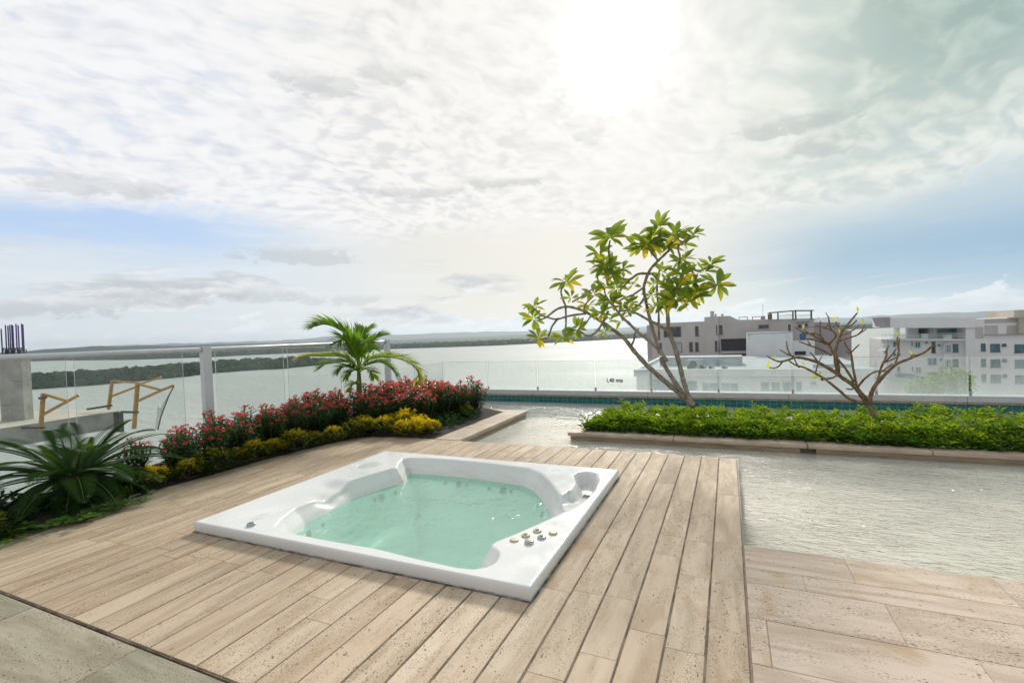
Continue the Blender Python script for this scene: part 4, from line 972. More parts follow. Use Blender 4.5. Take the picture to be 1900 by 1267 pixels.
# low white building seen through the misted glass
w2 = Bld('low_white_building', 60, 1400, 'low white building with a flat roof carrying air conditioners, seen through the misted railing')
def roofpt(px, py, z): return atZ(px, py, z)
RZ = atY(1400, 690, 60).z
mb = MB(); L, Rr = atY(1181, 690, 60).x, atY(1640, 690, 60).x
mb.box(L, Rr, 60, 90, BZ, RZ - .25); mb.build('wall', 'white_plaster', w2.t)
mb = MB(); mb.box(L - .3, Rr + .3, 59.7, 60.1, RZ - .5, RZ + .35); mb.box(L - .3, L + .1, 60.1, 90, RZ - .5, RZ + .35); mb.build('parapet', 'white_plaster', w2.t)
mb = MB(); mb.box(L + .1, Rr + .3, 60.1, 90, RZ - .245, RZ - .05); mb.build('roof', 'roof_sheet', w2.t)
mb = MB(); mb.box(L + 1.5, L + 12, 70, 74, RZ - .05, RZ + 1.1); mb.box(L + 19, Rr - 2, 63, 63.4, RZ - .05, RZ + .55); mb.build('roof_upstand', 'roof_sheet', w2.t)
z0 = lambda x, y: P(x, y, (1200, 540), 5.278)
for x0, y0, x1, y1, bars in ((60, 855, 300, 985, 0), (305, 875, 500, 985, 0), (540, 895, 695, 985, 1), (725, 895, 900, 985, 1), (1110, 885, 1205, 985, 0), (1215, 885, 1312, 985, 0), (1325, 885, 1420, 985, 0), (1455, 885, 1525, 985, 0), (1600, 885, 1665, 925, 0)):
    w2.window(*z0(x0, y0), *z0(x1, y1), pane='pane_teal', frame='white_frame', bars=bars)
w2.rect(1399, 701, 1490, 703, 'white_plaster', 'lintel', .3, -.3)
for px, py, sc in ((1290, 680, 1.15), (1281, 685.5, .55), (1305, 686, .5), (1320, 686, .45), (1345, 686.3, .45)):
    p = atY(px, py, 63); o = thing('air_conditioner', (p.x, 63, RZ - .05), {1290: 'large grey air conditioner with a round fan on the low white roof', 1281: 'small grey air conditioner unit at the left end of the low roof row', 1305: 'small grey air conditioner unit right of the large fan unit', 1320: 'small grey box of a roof unit, second from the right in its row', 1345: 'small grey box at the right end of the row of roof units'}[px], 'air conditioner', 'air conditioners on the low white roof')
    mb = MB(); w = .75 * sc; hh = 1.1 * sc; mb.box(p.x - w, p.x + w, 63, 63 + .6 * sc, RZ - .05 + .12, RZ + hh); mb.build('case', 'roof_sheet', o)
    mb = MB(); mb.disc((p.x - w * .3, 62.99, RZ + hh * .52), (0, -1, 0), hh * .36, .05, 16); mb.build('fan', 'dark_hole', o)
    mb = MB(); mb.box(p.x - w, p.x - w + .1, 63, 63.5 * 1.0, RZ - .05, RZ + .12); mb.box(p.x + w - .1, p.x + w, 63, 63.5, RZ - .05, RZ + .12); mb.build('foot', 'dark_steel', o)
# little tower with an overhanging roof at the left end
tw = Bld('roof_turret', 58, 1196, 'small white turret with an overhanging flat lid at the left end of the low building', 'turret')
tw.slab([(1181, 691), (1203, 690.5), (1203, 760), (1181, 760)], 'white_plaster', depth=1.4)
tw.slab([(1176, 689.4), (1180, 687), (1206, 685), (1206, 690.3), (1176, 691)], 'roof_sheet', name='roof', depth=2.2, dy=-.4)
# apartment block on the right
ap = Bld('apartment_block', 92, 1780, 'pale apartment block with teal windows, a deep roof terrace and glass balustrades')
GA = 900
ap.slab([(1645, 629.5), (1791.5, 629.5), (1791.5, GA), (1645, GA)], 'apartment_plaster', depth=10, dy=.5)
ap.slab([(1791.7, 592.5), (1960, 587), (1960, GA), (1791.7, GA)], 'apartment_plaster', depth=12, dy=-.2)
ap.slab([(1652, 590.5), (1730, 588.5), (1812, 590.5), (1812, 607.8), (1652, 608.5)], 'apartment_plaster', name='roof_slab', depth=10, dy=-.5)
ap.slab([(1637.3, 588.8), (1651.8, 588.4), (1651.8, 606.5), (1645, 606)], 'dark_plaster', name='roof_truss', depth=6, dy=-.4)
ap.slab([(1661.5, 608.4), (1669.5, 608.4), (1669.5, 629), (1661.5, 629)], 'apartment_plaster', name='column', depth=.9, dy=.6)
ap.slab([(1684, 607.8), (1791.5, 607.8), (1791.5, 629.3), (1684, 629.3)], 'apartment_plaster', name='back_wall', depth=1.0, dy=3.0)
ap.slab([(1725, 607.8), (1732, 607.8), (1732, 629.2), (1725, 629.2)], 'dark_plaster', name='column', depth=.8, dy=.7)
ap.window(*z5(660, 312), *z5(778, 415), dy=3.0, bars=2); ap.window(*z5(885, 318), *z5(1210, 436), pane='pane_teal', dy=2.9, bars=3)
ap.slab([(1634, 628.8), (1792, 629.2), (1792, 631.6), (1634, 631)], 'white_plaster', name='balcony_slab', depth=4.5, dy=-.9)
ap.rect(1635, 619.5, 1790, 628.7, 'salted_glass', 'balustrade', .03, -.85); ap.rect(1635, 618.9, 1790, 619.4, 'grey_metal', 'balustrade_rail', .06, -.86)
for x0, y0, x1, y1 in ((712, 375, 775, 432), (965, 388, 1052, 436)):
    (a, b), (c_, d_) = z5(x0, y0), z5(x1, y1); ap.rect(a, b, c_, d_, 'white_plaster', 'planter_box', .6, -.5)
for y in (0, 180, 362):
    k = 'pane_teal'
    for a in ((1395, 490, 1445, 580), (1505, 495, 1615, 590), (1640, 492, 1690, 525), (1790, 500, 1905, 600)):
        WZ5(ap, a[0] + y * .02, a[1] + y, a[2] + y * .02, a[3] + y, pane=k, dy=-.2, bars=0 if a[2] - a[0] < 60 else 1)
for a in ((360, 465, 396, 530), (575, 465, 591, 520), (615, 468, 684, 540), (738, 468, 771, 492), (880, 495, 918, 522), (765, 655, 880, 745), (910, 664, 945, 695), (580, 762, 597, 815), (625, 765, 692, 838), (760, 826, 882, 875), (360, 600, 396, 640), (410, 760, 440, 820)):
    WZ5(ap, *a, pane='pane_teal', frame='white_frame', dy=.5, bars=0 if a[2] - a[0] < 60 else 1)
WZ5(ap, 815, 470, 857, 602, dy=.5, bars=0)
for y in (0, 176):
    WZ5(ap, 968, 500 + y, 1048, 598 + y, pane='pane_teal', frame='white_frame', dy=-.32, bars=3); WZ5(ap, 1065, 498 + y, 1126, 592 + y, pane='pane_teal', dy=.5, bars=0)
ap.slab([z5(960, 490), z5(1054, 490), z5(1054, 1500), z5(960, 1500)], 'white_plaster', name='bay_window', depth=.8, dy=-.3)
for x0, y0, x1, y1 in ((1330, 295, 1420, 430), (1440, 278, 1592, 385), (1700, 278, 1838, 375), (1440, 200, 1835, 245)):
    (a, b), (c_, d_) = z5(x0, y0), z5(x1, y1); ap.rect(a, b, c_, d_, 'grey_plaster', 'louvre', .1, -.26)
    a1, b1 = atY(a, b, 92), atY(c_, d_, 92)
(a, b), (c_, d_) = z5(1440, 378), z5(1960, 386); ap.rect(a, b, c_, d_, 'dark_plaster', 'ledge', .5, -.6)
(a, b), (c_, d_) = z5(210, 512), z5(290, 575); ap.rect(a, b, c_, d_, 'salted_glass', 'balustrade', .03, .3); ap.rect(a, d_, 1647, d_ + .8, 'white_plaster', 'balcony_slab', 2.0, .3)
mb = MB(); n = 14
pa = [(415, 850), (500, 842), (580, 846), (650, 868), (720, 882), (880, 885)]
pb = [(880, 935), (720, 932), (650, 925), (580, 905), (500, 890), (415, 885)]
ap.slab([z5(*q) for q in pa + pb], 'pane_teal', name='curved_balustrade', depth=1.2, dy=-1.6)
bb = Bld('beige_building', 98, 1890, 'beige flat roofed block rising behind the right end of the apartment block')
bb.slab([z5(1780, 97), z5(1960, 92), (1912, GA), z5(1780, 1900)], 'beige_plaster', depth=8)
bb.rect(*z5(1740, 176), *z5(1960, 184), 'dark_plaster', 'eave', .8, -7.0)
bb.rect(*z5(1842, 185), *z5(1960, 372), 'beige_plaster', 'wall', .6, -6.8)
mb = MB(); mb.quad((-2, 12, -26.5), (150, 12, -26.5), (150, 150, -26.5), (-2, 150, -26.5)); tag(mb.build('street', 'street'), kind='structure')
# ------------------------------------------------------------------ construction site on the left
zl = lambda x, y: P(x, y, (0, 590), 5.279)
z1 = lambda x, y: P(x, y, (0, 560), 3.958)
def cam_depth(p): return (Vector(p) - CAMP).dot(FWD)
def atD(px, py, D): return CAMP + ray(px, py) * (D / FPX)
SZ = atD(*zl(170, 1000), 19).z                                   # top of the raw slab
cs = thing('concrete_slab', atZ(*zl(400, 1000), SZ), 'raw concrete floor slab of a building under construction beyond the railing', 'concrete slab')
front = [zl(-500, 1190), zl(0, 1080), zl(350, 1030), zl(770, 965), zl(1165, 908)]
back = [zl(1010, 900), zl(330, 894), zl(-500, 880)]
top = [atZ(*q, SZ) for q in front] + [atZ(*q, SZ) for q in back]
mb = MB(); mb.prism(top, (0, 0, -.62)); mb.build('slab', 'concrete_pale', cs)
mb = MB()
for q, r in zip(front, front[1:]):
    a, b = atZ(*q, SZ), atZ(*r, SZ); d = (b - a); nn = Vector((d.y, -d.x, 0)).normalized() * .05
    if nn.dot(CAMP - a) < 0: nn = -nn
    mb.prism([a + nn, b + nn, b, a], (0, 0, -.72))
mb.build('edge_beam', 'concrete', cs)
mb = MB(); p = atZ(*zl(1180, 925), SZ)
for k in range(3): mb.box(p.x - .28 + k * .2, p.x - .2 + k * .2, p.y - .12, p.y + .0, SZ - .8, SZ + .02)
mb.build('formwork', 'dark_steel', cs)
cc = atZ(*zl(172, 1002), SZ); cw = 60 / FPX * cam_depth(cc) / 2
cp = thing('concrete_column', cc, 'grey concrete column on the raw slab with violet starter bars on top', 'column')
ax = Vector((RIGHT.x, RIGHT.y, 0)).normalized(); ay = Vector((-ax.y, ax.x, 0)); ztop = atD(30, 656, cam_depth(cc)).z
q = [cc + ax * sx * cw + ay * sy for sx, sy in ((-1, 0), (.45, 0), (.45, .36), (-1, .36))]
mb = MB(); mb.prism([Vector((v.x, v.y, SZ + .002)) for v in q], (0, 0, ztop - SZ)); mb.build('shaft', 'formed_concrete', cp)
rn = random.Random(3)
for x, yt, lean in ((10, 603, -.02), (14.5, 604.5, 0), (18, 602.8, .0), (21.5, 602.5, 0), (23.5, 603.5, 0), (29.5, 601, 0), (33.5, 603.6, .02), (40, 600.5, 0), (42.3, 602, 0), (2, 610, 0)):
    D = cam_depth(cc) + rn.uniform(.1, .8); a = atD(x + 2.6, 657, D); b = atD(x, yt, D)
    mb = MB(); mb.tube([a - Vector((0, 0, .3)), a.lerp(b, .5), b], .024, 6); mb.build('starter_bar', 'violet_steel', cp)
mb = MB()
for k in range(8):
    D = cam_depth(cc) + .1 + .1 * (k % 3); a = atD(5 + k * 5.6, 658, D); b = atD(6 + k * 5.6, 647.5, D); c_ = atD(9.5 + k * 5.6, 649, D); d_ = atD(9.5 + k * 5.6, 658, D)
    mb.tube([a, b, c_, d_], .02, 5)
mb.tube([atD(4, 646.5, 19.2), atD(44, 646, 19.2)], .022, 5); mb.build('stirrups', 'dark_steel', cp)
def bracket(lines, D, label, extra=(), rad=.075):
    t = thing('net_bracket', atD(*lines[0][1][-1], D), label, 'net bracket', 'yellow safety net brackets at the slab edge')
    for nm, pl in lines:
        mb = MB(); pp = [atD(x, y, D + .05 * i) for i, (x, y) in enumerate(pl)]; mb.tube(pp, rad if nm == 'post' else rad * .75, 4); mb.build(nm, 'yellow_steel', t)
    for nm, pl in extra:
        mb = MB(); mb.tube([atD(x, y, D - .12) for x, y in pl], .045, 6); mb.build(nm, 'dark_steel', t)
    return t
bracket([('post', [zl(424, 738), zl(398, 1110)]), ('arm', [zl(424, 742), zl(660, 812)]), ('brace', [zl(414, 948), zl(660, 815), zl(778, 752)])], 17.3, 'yellow net bracket nearest the concrete column, left of the other two', [('clamp', [zl(383, 785), zl(452, 776)]), ('clamp', [zl(215, 1075), zl(435, 1074)])])
bracket([('post', [z1(824, 578), z1(797, 790)]), ('arm', [z1(822, 580), z1(1050, 597), z1(1182, 551)]), ('brace', [z1(818, 694), z1(1005, 622)])], 20.5, 'yellow net bracket at the far slab corner, middle one of the three', [('clamp', [z1(640, 788), z1(822, 760)])], .07)
bracket([('post', [z1(1011, 598), z1(984, 930)]), ('arm', [z1(1014, 602), z1(1188, 647)]), ('brace', [z1(1012, 728), z1(1188, 648), z1(1280, 612)])], 17.6, 'yellow net bracket holding a hanging net, rightmost of the three', [('clamp', [z1(890, 808), z1(1015, 810)])])
nt = thing('safety_net', atD(*z1(1240, 700), 17.6), 'grey safety net hanging limply from the rightmost yellow bracket', 'net')
mb = MB(); L1 = [z1(1278, 618), z1(1240, 690), z1(1205, 780), z1(1180, 850), z1(1160, 940)]; L2 = [z1(1276, 622), z1(1215, 715), z1(1175, 785), z1(1160, 760), z1(1140, 930)]
A = [atD(x, y, 17.6) for x, y in L1]; B = [atD(x, y, 17.9 + .1 * k) for k, (x, y) in enumerate(L2)]
for k in range(4): mb.quad(A[k], A[k + 1], B[k + 1], B[k])
mb.build('netting', 'safety_net', nt); mb = MB(); mb.tube(A, .022, 5); mb.build('rope', 'dark_steel', nt)
# ------------------------------------------------------------------ plumeria trees in the island planter
UPV = Vector((0, 0, 1))
OBOV = [0.10, 0.42, 0.78, 1.0, 0.72, 0.0]
def rosette(mb, c, axis, n, L, rn, yellow=.12, up=0.35):
    axis = Vector(axis).normalized(); a = axis.orthogonal().normalized(); b = axis.cross(a)
    for k in range(n):
        an = k * 2.39996 + rn.uniform(-.25, .25); f = k / max(1, n - 1)
        out = a * math.cos(an) + b * math.sin(an)
        out = (out - FWD * out.dot(FWD) * .35).normalized()
        d = (out + axis * (1.0 - 1.55 * f + rn.uniform(-.15, .15)) + UPV * (up - .55 * f) * .5).normalized()
        l = L * rn.uniform(.85, 1.2) * (0.9 + .4 * math.sin(math.pi * min(1, f + .15)))
        t = rn.uniform(.1, .6) + (.25 if f > .6 else 0) * rn.random()
        if rn.random() < yellow * (2.2 if f > .6 else .4): t = rn.uniform(.8, 1.0)
        mb.leaf(Vector(c) + axis * rn.uniform(-.03, .02) + out * .012, d, axis * .5 + UPV * .2 - FWD * rn.uniform(.1, 1.0), l, l * rn.uniform(.31, .40), t, rn.uniform(.12, .42), 5, OBOV, rn.uniform(.05, .2))
def plumeria(name, label, base, branches, rosettes, barkm, o, s, Y, singles=()):
    t = thing(name, base, label, 'tree'); rn = random.Random(len(branches))
    mb = MB()
    for pl, r0, r1, y0, y1 in branches:
        n = len(pl); pts = []
        for k, (x, y) in enumerate(pl):
            u = k / (n - 1); X, Z = P(x, y, o, s); pts.append(atY(X, Z, Y + y0 + (y1 - y0) * u))
        sm = catmull(pts, 5); N = len(sm); rs = 0.84 if not rosettes else .95; rad = [rs * (r0 + (r1 - r0) * k / (N - 1)) * (1 + .10 * math.sin(k * 1.9 + r0 * 100) + rn.uniform(-.06, .06)) for k in range(N)]
        mb.tube(sm, rad, 9, 0, 0, .05, rn)
    mb.build('trunk', barkm, t, True)
    mb = MB()
    for x, y, r, n, dy in rosettes:
        X, Z = P(x, y, o, s); c = atY(X, Z, Y + dy); L = r / s / FPX * cam_depth(c) * .85
        ax_ = Vector((rn.uniform(-.35, .35), rn.uniform(-.6, .1), rn.uniform(.5, 1.0)))
        rosette(mb, c, ax_, int(n * 1.35) + 2, L, rn)
    for x, y, dx, dyy, L in singles:
        X, Z = P(x, y, o, s); c = atY(X, Z, Y - .05); d = RIGHT * dx - UP * dyy
        mb.leaf(c, d, -FWD + UPV * .3, L, L * .38, rn.uniform(.45, .75), .2, 5, OBOV)
    mb.build('leaves', 'plumeria_leaf', t)
    return t
O6, S6 = (940, 390), 4.087
def f3(x, y): return ((860 + x / 3.958 - 940) * S6, (600 + y / 3.958 - 390) * S6)
B1 = [
 ([f3(1690, 615), f3(1660, 580), f3(1570, 500), f3(1450, 400), f3(1340, 300), f3(1250, 200), f3(1220, 160), f3(1180, 110), (860, 945), (760, 870), (680, 820), (600, 772), (520, 742), (450, 732), (380, 752), (300, 812), (235, 838)], .040, .014, 0, .35),
 ([(600, 784), (480, 800), (380, 826), (310, 812), (255, 790), (205, 738)], .018, .012, .2, .1),
 ([(385, 826), (345, 880), (325, 935), (295, 972), (245, 980)], .017, .012, .2, .0),
 ([(452, 735), (425, 670), (413, 610), (440, 570)], .017, .012, .3, .4),
 ([(448, 740), (450, 860), (440, 945)], .016, .012, .28, .1),
 ([(770, 765), (735, 840), (695, 905), (650, 945), (605, 950), (560, 920), (535, 905)], .018, .012, -.2, -.3),
 ([(640, 800), (600, 860), (575, 892)], .013, .010, .2, .1),
 ([(940, 1035), (965, 985), (975, 930), (1000, 900)], .016, .013, .1, .0),
 ([f3(1690, 612), f3(1640, 560), f3(1580, 470), f3(1520, 380), f3(1450, 260), (1210, 1140), (1160, 1062), (1090, 1000), (1000, 928), (930, 860), (870, 805), (825, 745), (790, 690)], .034, .014, .1, -.45),
 ([f3(1440, 220), (1130, 985), (1090, 842), (1058, 700), (1040, 600), (1058, 520), (1090, 450), (1140, 392), (1200, 335), (1240, 290), (1240, 235)], .026, .015, .0, .25),
 ([(1090, 482), (1000, 484), (935, 525), (880, 520), (835, 490), (800, 455), (782, 380), (775, 290), (785, 230)], .019, .012, .15, -.1),
 ([(930, 535), (875, 590), (842, 640), (795, 665)], .015, .011, .1, -.1),
 ([(1040, 585), (960, 640), (885, 670), (830, 705)], .015, .011, .0, -.3),
 ([(1052, 650), (1010, 712), (935, 750), (890, 725)], .016, .012, .0, -.2),
 ([(1225, 920), (1150, 868), (1085, 838), (985, 782), (900, 760), (840, 770)], .022, .012, .0, -.5),
 ([f3(1690, 605), f3(1660, 560), f3(1620, 440), (1330, 1250), (1280, 1055), (1232, 920), (1222, 800), (1210, 650), (1216, 565), (1240, 490), (1290, 452), (1340, 432), (1400, 440), (1455, 462), (1510, 438), (1540, 415)], .036, .013, -.05, .3),
 ([(1155, 985), (1152, 760), (1140, 600), (1155, 470), (1200, 430), (1245, 455)], .016, .011, .3, .5),
 ([(1210, 575), (1150, 530), (1100, 480)], .016, .013, .1, .1),
 ([(1395, 440), (1430, 510), (1438, 560), (1480, 590), (1570, 582), (1600, 560)], .017, .011, .1, -.1),
 ([(1300, 448), (1315, 360), (1300, 285), (1345, 235), (1395, 190)], .016, .011, .1, .0),
 ([(1215, 640), (1260, 600), (1300, 580)], .014, .010, .0, -.3), ([(1225, 760), (1265, 720), (1300, 670)], .014, .010, .0, -.35), ([(1235, 300), (1180, 240), (1150, 160)], .014, .010, .2, .2), ([(1150, 385), (1090, 310), (1060, 270)], .014, .010, .1, .0),
 ([(735, 590), (700, 545), (690, 500), (720, 440), (760, 400)], .013, .010, -.2, -.1), ([(600, 780), (590, 730), (620, 690), (660, 650)], .013, .010, .2, .1), ([(740, 590), (750, 640), (780, 690)], .012, .01, -.2, -.2), ([(500, 695), (560, 660), (640, 605), (735, 585)], .012, .010, .1, -.2), ([(745, 870), (765, 905), (745, 915)], .010, .008, .1, .1),
]
RS1 = [(780, 205, 150, 13, -.1), (1060, 255, 150, 15, 0), (1150, 130, 115, 11, .2), (1240, 230, 110, 8, .25), (1285, 190, 115, 9, .1), (1405, 185, 100, 10, 0), (455, 545, 120, 11, .4), (205, 725, 95, 8, .1), (205, 820, 100, 9, .35), (240, 965, 95, 8, 0), (435, 965, 95, 8, .1), (530, 900, 95, 10, -.3), (655, 635, 105, 9, .1), (745, 425, 130, 13, -.1), (800, 480, 110, 10, -.2), (690, 430, 95, 7, -.1), (785, 690, 110, 11, -.3), (720, 780, 95, 8, -.3), (885, 725, 90, 9, -.2), (940, 700, 75, 6, -.2), (745, 915, 70, 5, .1), (1130, 730, 105, 9, .0), (1290, 690, 140, 10, -.35), (1420, 640, 120, 8, -.1), (1300, 590, 120, 10, -.3), (1335, 385, 115, 11, .1), (1545, 410, 90, 10, .3), (1600, 560, 120, 9, -.1), (1250, 500, 95, 7, .0), (830, 590, 90, 7, -.1), (780, 820, 80, 4, -.3), (870, 835, 75, 4, -.2), (1395, 560, 90, 7, .0), (1170, 470, 80, 6, .3), (960, 570, 70, 4, .1), (490, 665, 70, 5, .1), (1500, 470, 80, 5, .2), (1120, 555, 70, 4, .2), (1200, 700, 80, 5, .0), (1010, 290, 110, 6, .0), (920, 770, 75, 5, -.5), (1330, 480, 105, 9, -.2), (1260, 600, 110, 9, -.3), (1385, 690, 115, 8, -.2), (1235, 640, 95, 7, -.1), (880, 450, 85, 7, .0), (1100, 640, 70, 5, .1), (620, 720, 80, 6, .2), (755, 560, 90, 7, -.2), (1215, 275, 110, 8, .1), (1330, 250, 100, 7, .1), (1110, 200, 100, 7, .1), (700, 330, 100, 6, -.1), (1450, 620, 90, 6, -.1)]
plumeria('plumeria_tree', 'leafy tree with slanting grey stems and big yellow green leaves on the island planter', atY(1287, 757, 6.5), B1, RS1, 'bark_grey', O6, S6, 6.5)
O7, S7 = (1380, 540), 4.874
B2 = [
 ([(1195, 1160), (1150, 1060), (1120, 1000), (1040, 905), (985, 845), (905, 792), (835, 742), (760, 692), (660, 642), (560, 612), (470, 600), (400, 622), (330, 637), (270, 620), (205, 585)], .036, .010, 0, .25),
 ([(1120, 1010), (1070, 960), (1020, 880), (985, 840)], .026, .020, .03, .05),
 ([(345, 645), (315, 680), (275, 696), (230, 690)], .012, .009, .2, .3), ([(450, 592), (390, 568), (330, 533)], .012, .008, .2, .1), ([(425, 580), (398, 530), (386, 455)], .012, .008, .2, .35),
 ([(1110, 1015), (960, 975), (860, 895), (740, 800), (650, 745), (550, 692), (470, 670), (405, 628)], .020, .010, -.05, -.3), ([(735, 795), (800, 785), (835, 765), (880, 755)], .014, .010, -.15, .0),
 ([(860, 750), (850, 640), (800, 540), (765, 480), (700, 440), (620, 400), (545, 350)], .022, .009, .1, .3),
 ([(845, 720), (825, 600), (840, 500), (862, 430), (900, 350), (950, 290), (1000, 230), (1030, 195)], .022, .009, .1, .0),
 ([(870, 450), (940, 425), (1010, 405), (1060, 375), (1105, 345)], .013, .008, .1, .3), ([(880, 400), (960, 370), (1050, 310)], .013, .008, .1, .4), ([(1035, 392), (1070, 355), (1092, 308)], .010, .008, .2, .2), ([(930, 330), (985, 300), (1020, 265)], .011, .008, .0, -.2),
 ([(755, 475), (700, 420), (690, 350), (692, 268)], .013, .008, .2, .1), ([(770, 480), (835, 400), (785, 340), (765, 230)], .014, .009, .2, .1), ([(766, 240), (740, 190)], .007, .004, .1, .1), ([(862, 335), (830, 275)], .009, .007, .0, 0), ([(800, 355), (720, 330), (655, 310)], .010, .007, .2, .3), ([(735, 345), (765, 300)], .008, .007, .2, .2), ([(810, 330), (840, 290)], .008, .006, .1, .1),
 ([(790, 580), (690, 525), (590, 490), (500, 455)], .015, .008, .1, -.1), ([(605, 495), (578, 450)], .010, .008, .0, 0), ([(750, 480), (640, 440), (540, 432)], .013, .009, .25, .1), ([(640, 395), (550, 375), (455, 325)], .011, .008, .3, .3), ([(720, 430), (640, 380), (560, 395)], .011, .008, .2, .0),
 ([(1025, 870), (990, 700), (970, 560), (935, 510), (910, 458)], .017, .008, .05, -.2), ([(970, 555), (1005, 520), (1042, 485)], .010, .008, -.1, -.2), ([(965, 565), (940, 555), (915, 540)], .008, .006, -.1, -.1), ([(1000, 825), (920, 700), (855, 620), (830, 560)], .017, .012, .05, .1),
 ([(1135, 1010), (1150, 940), (1185, 860), (1245, 788), (1310, 720), (1380, 660), (1470, 622), (1550, 590), (1640, 550), (1710, 490)], .028, .011, 0, -.3),
 ([(1215, 800), (1240, 700), (1290, 585), (1290, 545), (1310, 490)], .016, .009, .0, .2), ([(1292, 560), (1276, 540)], .008, .007, .1, .1), ([(1270, 650), (1345, 570), (1380, 520)], .011, .008, .1, .1), ([(1370, 662), (1402, 540), (1385, 470), (1390, 415)], .014, .009, -.1, .1), ([(1400, 510), (1405, 430)], .010, .008, 0, .1), ([(1290, 640), (1360, 610), (1420, 572)], .010, .007, .1, .0), ([(1250, 725), (1300, 690), (1345, 655)], .010, .008, 0, -.1), ([(1525, 600), (1520, 580), (1545, 575)], .010, .008, -.2, -.2),
 ([(1030, 870), (1090, 795), (1180, 732), (1280, 722)], .014, .010, -.05, -.3), ([(675, 645), (640, 600), (602, 555)], .013, .009, .0, -.1), ([(650, 735), (675, 650), (708, 590)], .010, .007, -.1, -.1), ([(985, 885), (960, 888), (932, 882)], .012, .009, -.04, -.1), ([(720, 790), (700, 805)], .018, .022, -.15, -.15), ([(1150, 925), (1165, 905)], .026, .030, 0, 0), ([(500, 690), (470, 640), (455, 600)], .010, .008, -.2, -.1),
]
SG2 = [(1028, 200, .1, -1, .075), (1075, 300, .1, -1, .07), (840, 270, -.8, -.6, .075), (1385, 405, -.1, -1, .06), (1530, 590, -.5, -1, .075), (225, 630, -.1, 1, .10), (282, 610, 0, -1, .05), (690, 770, .1, -1, .06), (690, 765, -1, .2, .10), (535, 345, .2, -1, .06), (520, 635, .7, .6, .07), (870, 385, -.2, -1, .06), (455, 690, -.6, -.2, .05), (660, 240, .9, .3, .05)]
plumeria('plumeria_tree', 'nearly bare tree with forked brown branches and a few yellow leaves on the island planter', atY(1622, 776, 6.5), B2, [], 'bark_brown', O7, S7, 6.5, SG2)
# ------------------------------------------------------------------ hedge on the island
def shoot(mb, c, h, rn, nl, L, t0, wide=.38, lean=.35, droop=.35, seg=1, t1=None):
    d = Vector((rn.uniform(-lean, lean), rn.uniform(-lean, lean), 1)).normalized(); c = Vector(c)
    for k in range(nl):
        u = (k + .5) / nl; an = k * 2.4 + rn.uniform(-.3, .3); out = Vector((math.cos(an), math.sin(an), 0))
        dd = (out * (1 - .55 * u) + d * (.25 + .9 * u)).normalized(); l = L * rn.uniform(.7, 1.15) * (1 - .35 * max(0, u - .6) / .4)
        mb.leaf(c + d * h * u, dd, UPV * .8 + d * .5, l, l * wide, (t0 if t1 is None else t0 + (t1 - t0) * u) + rn.uniform(-.15, .15), droop, seg)
def hedge():
    rn = random.Random(21); mb = MB(); fl = MB()
    t = tag(bpy.data.objects.new('hedge', None), 'bright green leafy ground cover with small yellow flowers filling the island planter', 'ground cover', kind='stuff')
    COL.objects.link(t); t.location = (1.0, 6.6, 0)
    def top(x, y):
        e = min(1, (x + 1.72) / .35, (y - 5.98) / .22, (7.36 - y) / .2); e = max(0, e) ** .5
        return (.135 + .055 * mn.noise(Vector((x * 2.1, y * 2.3, 0))) + .06 * mn.noise(Vector((x * 5, y * 5, 4))) + (.05 if x > 2 else 0)) * e
    for k in range(2600):
        x = rn.uniform(-1.72, 4.6); y = rn.uniform(6.0, 7.34)
        if rn.random() < .4: y = rn.uniform(5.97, 6.2)
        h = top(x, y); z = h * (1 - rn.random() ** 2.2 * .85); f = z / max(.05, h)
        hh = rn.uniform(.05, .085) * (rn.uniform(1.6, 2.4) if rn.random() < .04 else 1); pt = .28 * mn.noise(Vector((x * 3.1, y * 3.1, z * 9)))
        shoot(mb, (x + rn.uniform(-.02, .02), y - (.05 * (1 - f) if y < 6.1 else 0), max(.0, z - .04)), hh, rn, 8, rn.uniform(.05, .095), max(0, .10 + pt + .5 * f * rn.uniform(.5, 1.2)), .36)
    for x, y, L in ((-.35, 5.95, .1), (-.45, 5.9, .12), (.55, 5.98, .1), (1.05, 5.93, .12), (1.15, 5.96, .1), (1.9, 5.93, .15), (2.35, 5.95, .12), (2.1, 5.9, .1), (-1.45, 6.02, .1), (.83, 5.96, .1)):
        for q in range(6):
            mb.leaf((x + rn.uniform(-.09, .09), y + rn.uniform(-.05, .05), .012 + rn.uniform(0, .02)), (rn.uniform(-1, 1), rn.uniform(-1, .3), .35), UPV, .05, .026, rn.uniform(.3, .8), .2, 1)
    mb.build('foliage', 'hedge_leaf', t)
    for k in range(46):
        x = rn.uniform(-1.6, 3.8) if k % 3 else rn.uniform(1.6, 3.2); y = rn.uniform(6.0, 7.2); z = top(x, y) + rn.uniform(.0, .05)
        if k > 30: y = rn.uniform(5.96, 6.1); z = top(x, y) * rn.uniform(.4, 1)
        for q in range(5):
            an = q * 1.257; fl.leaf((x, y, z), (math.cos(an), math.sin(an), .4), UPV, .022, .018, rn.random(), .1, 1)
    fl.build('flower', 'hedge_flower', t)
hedge()
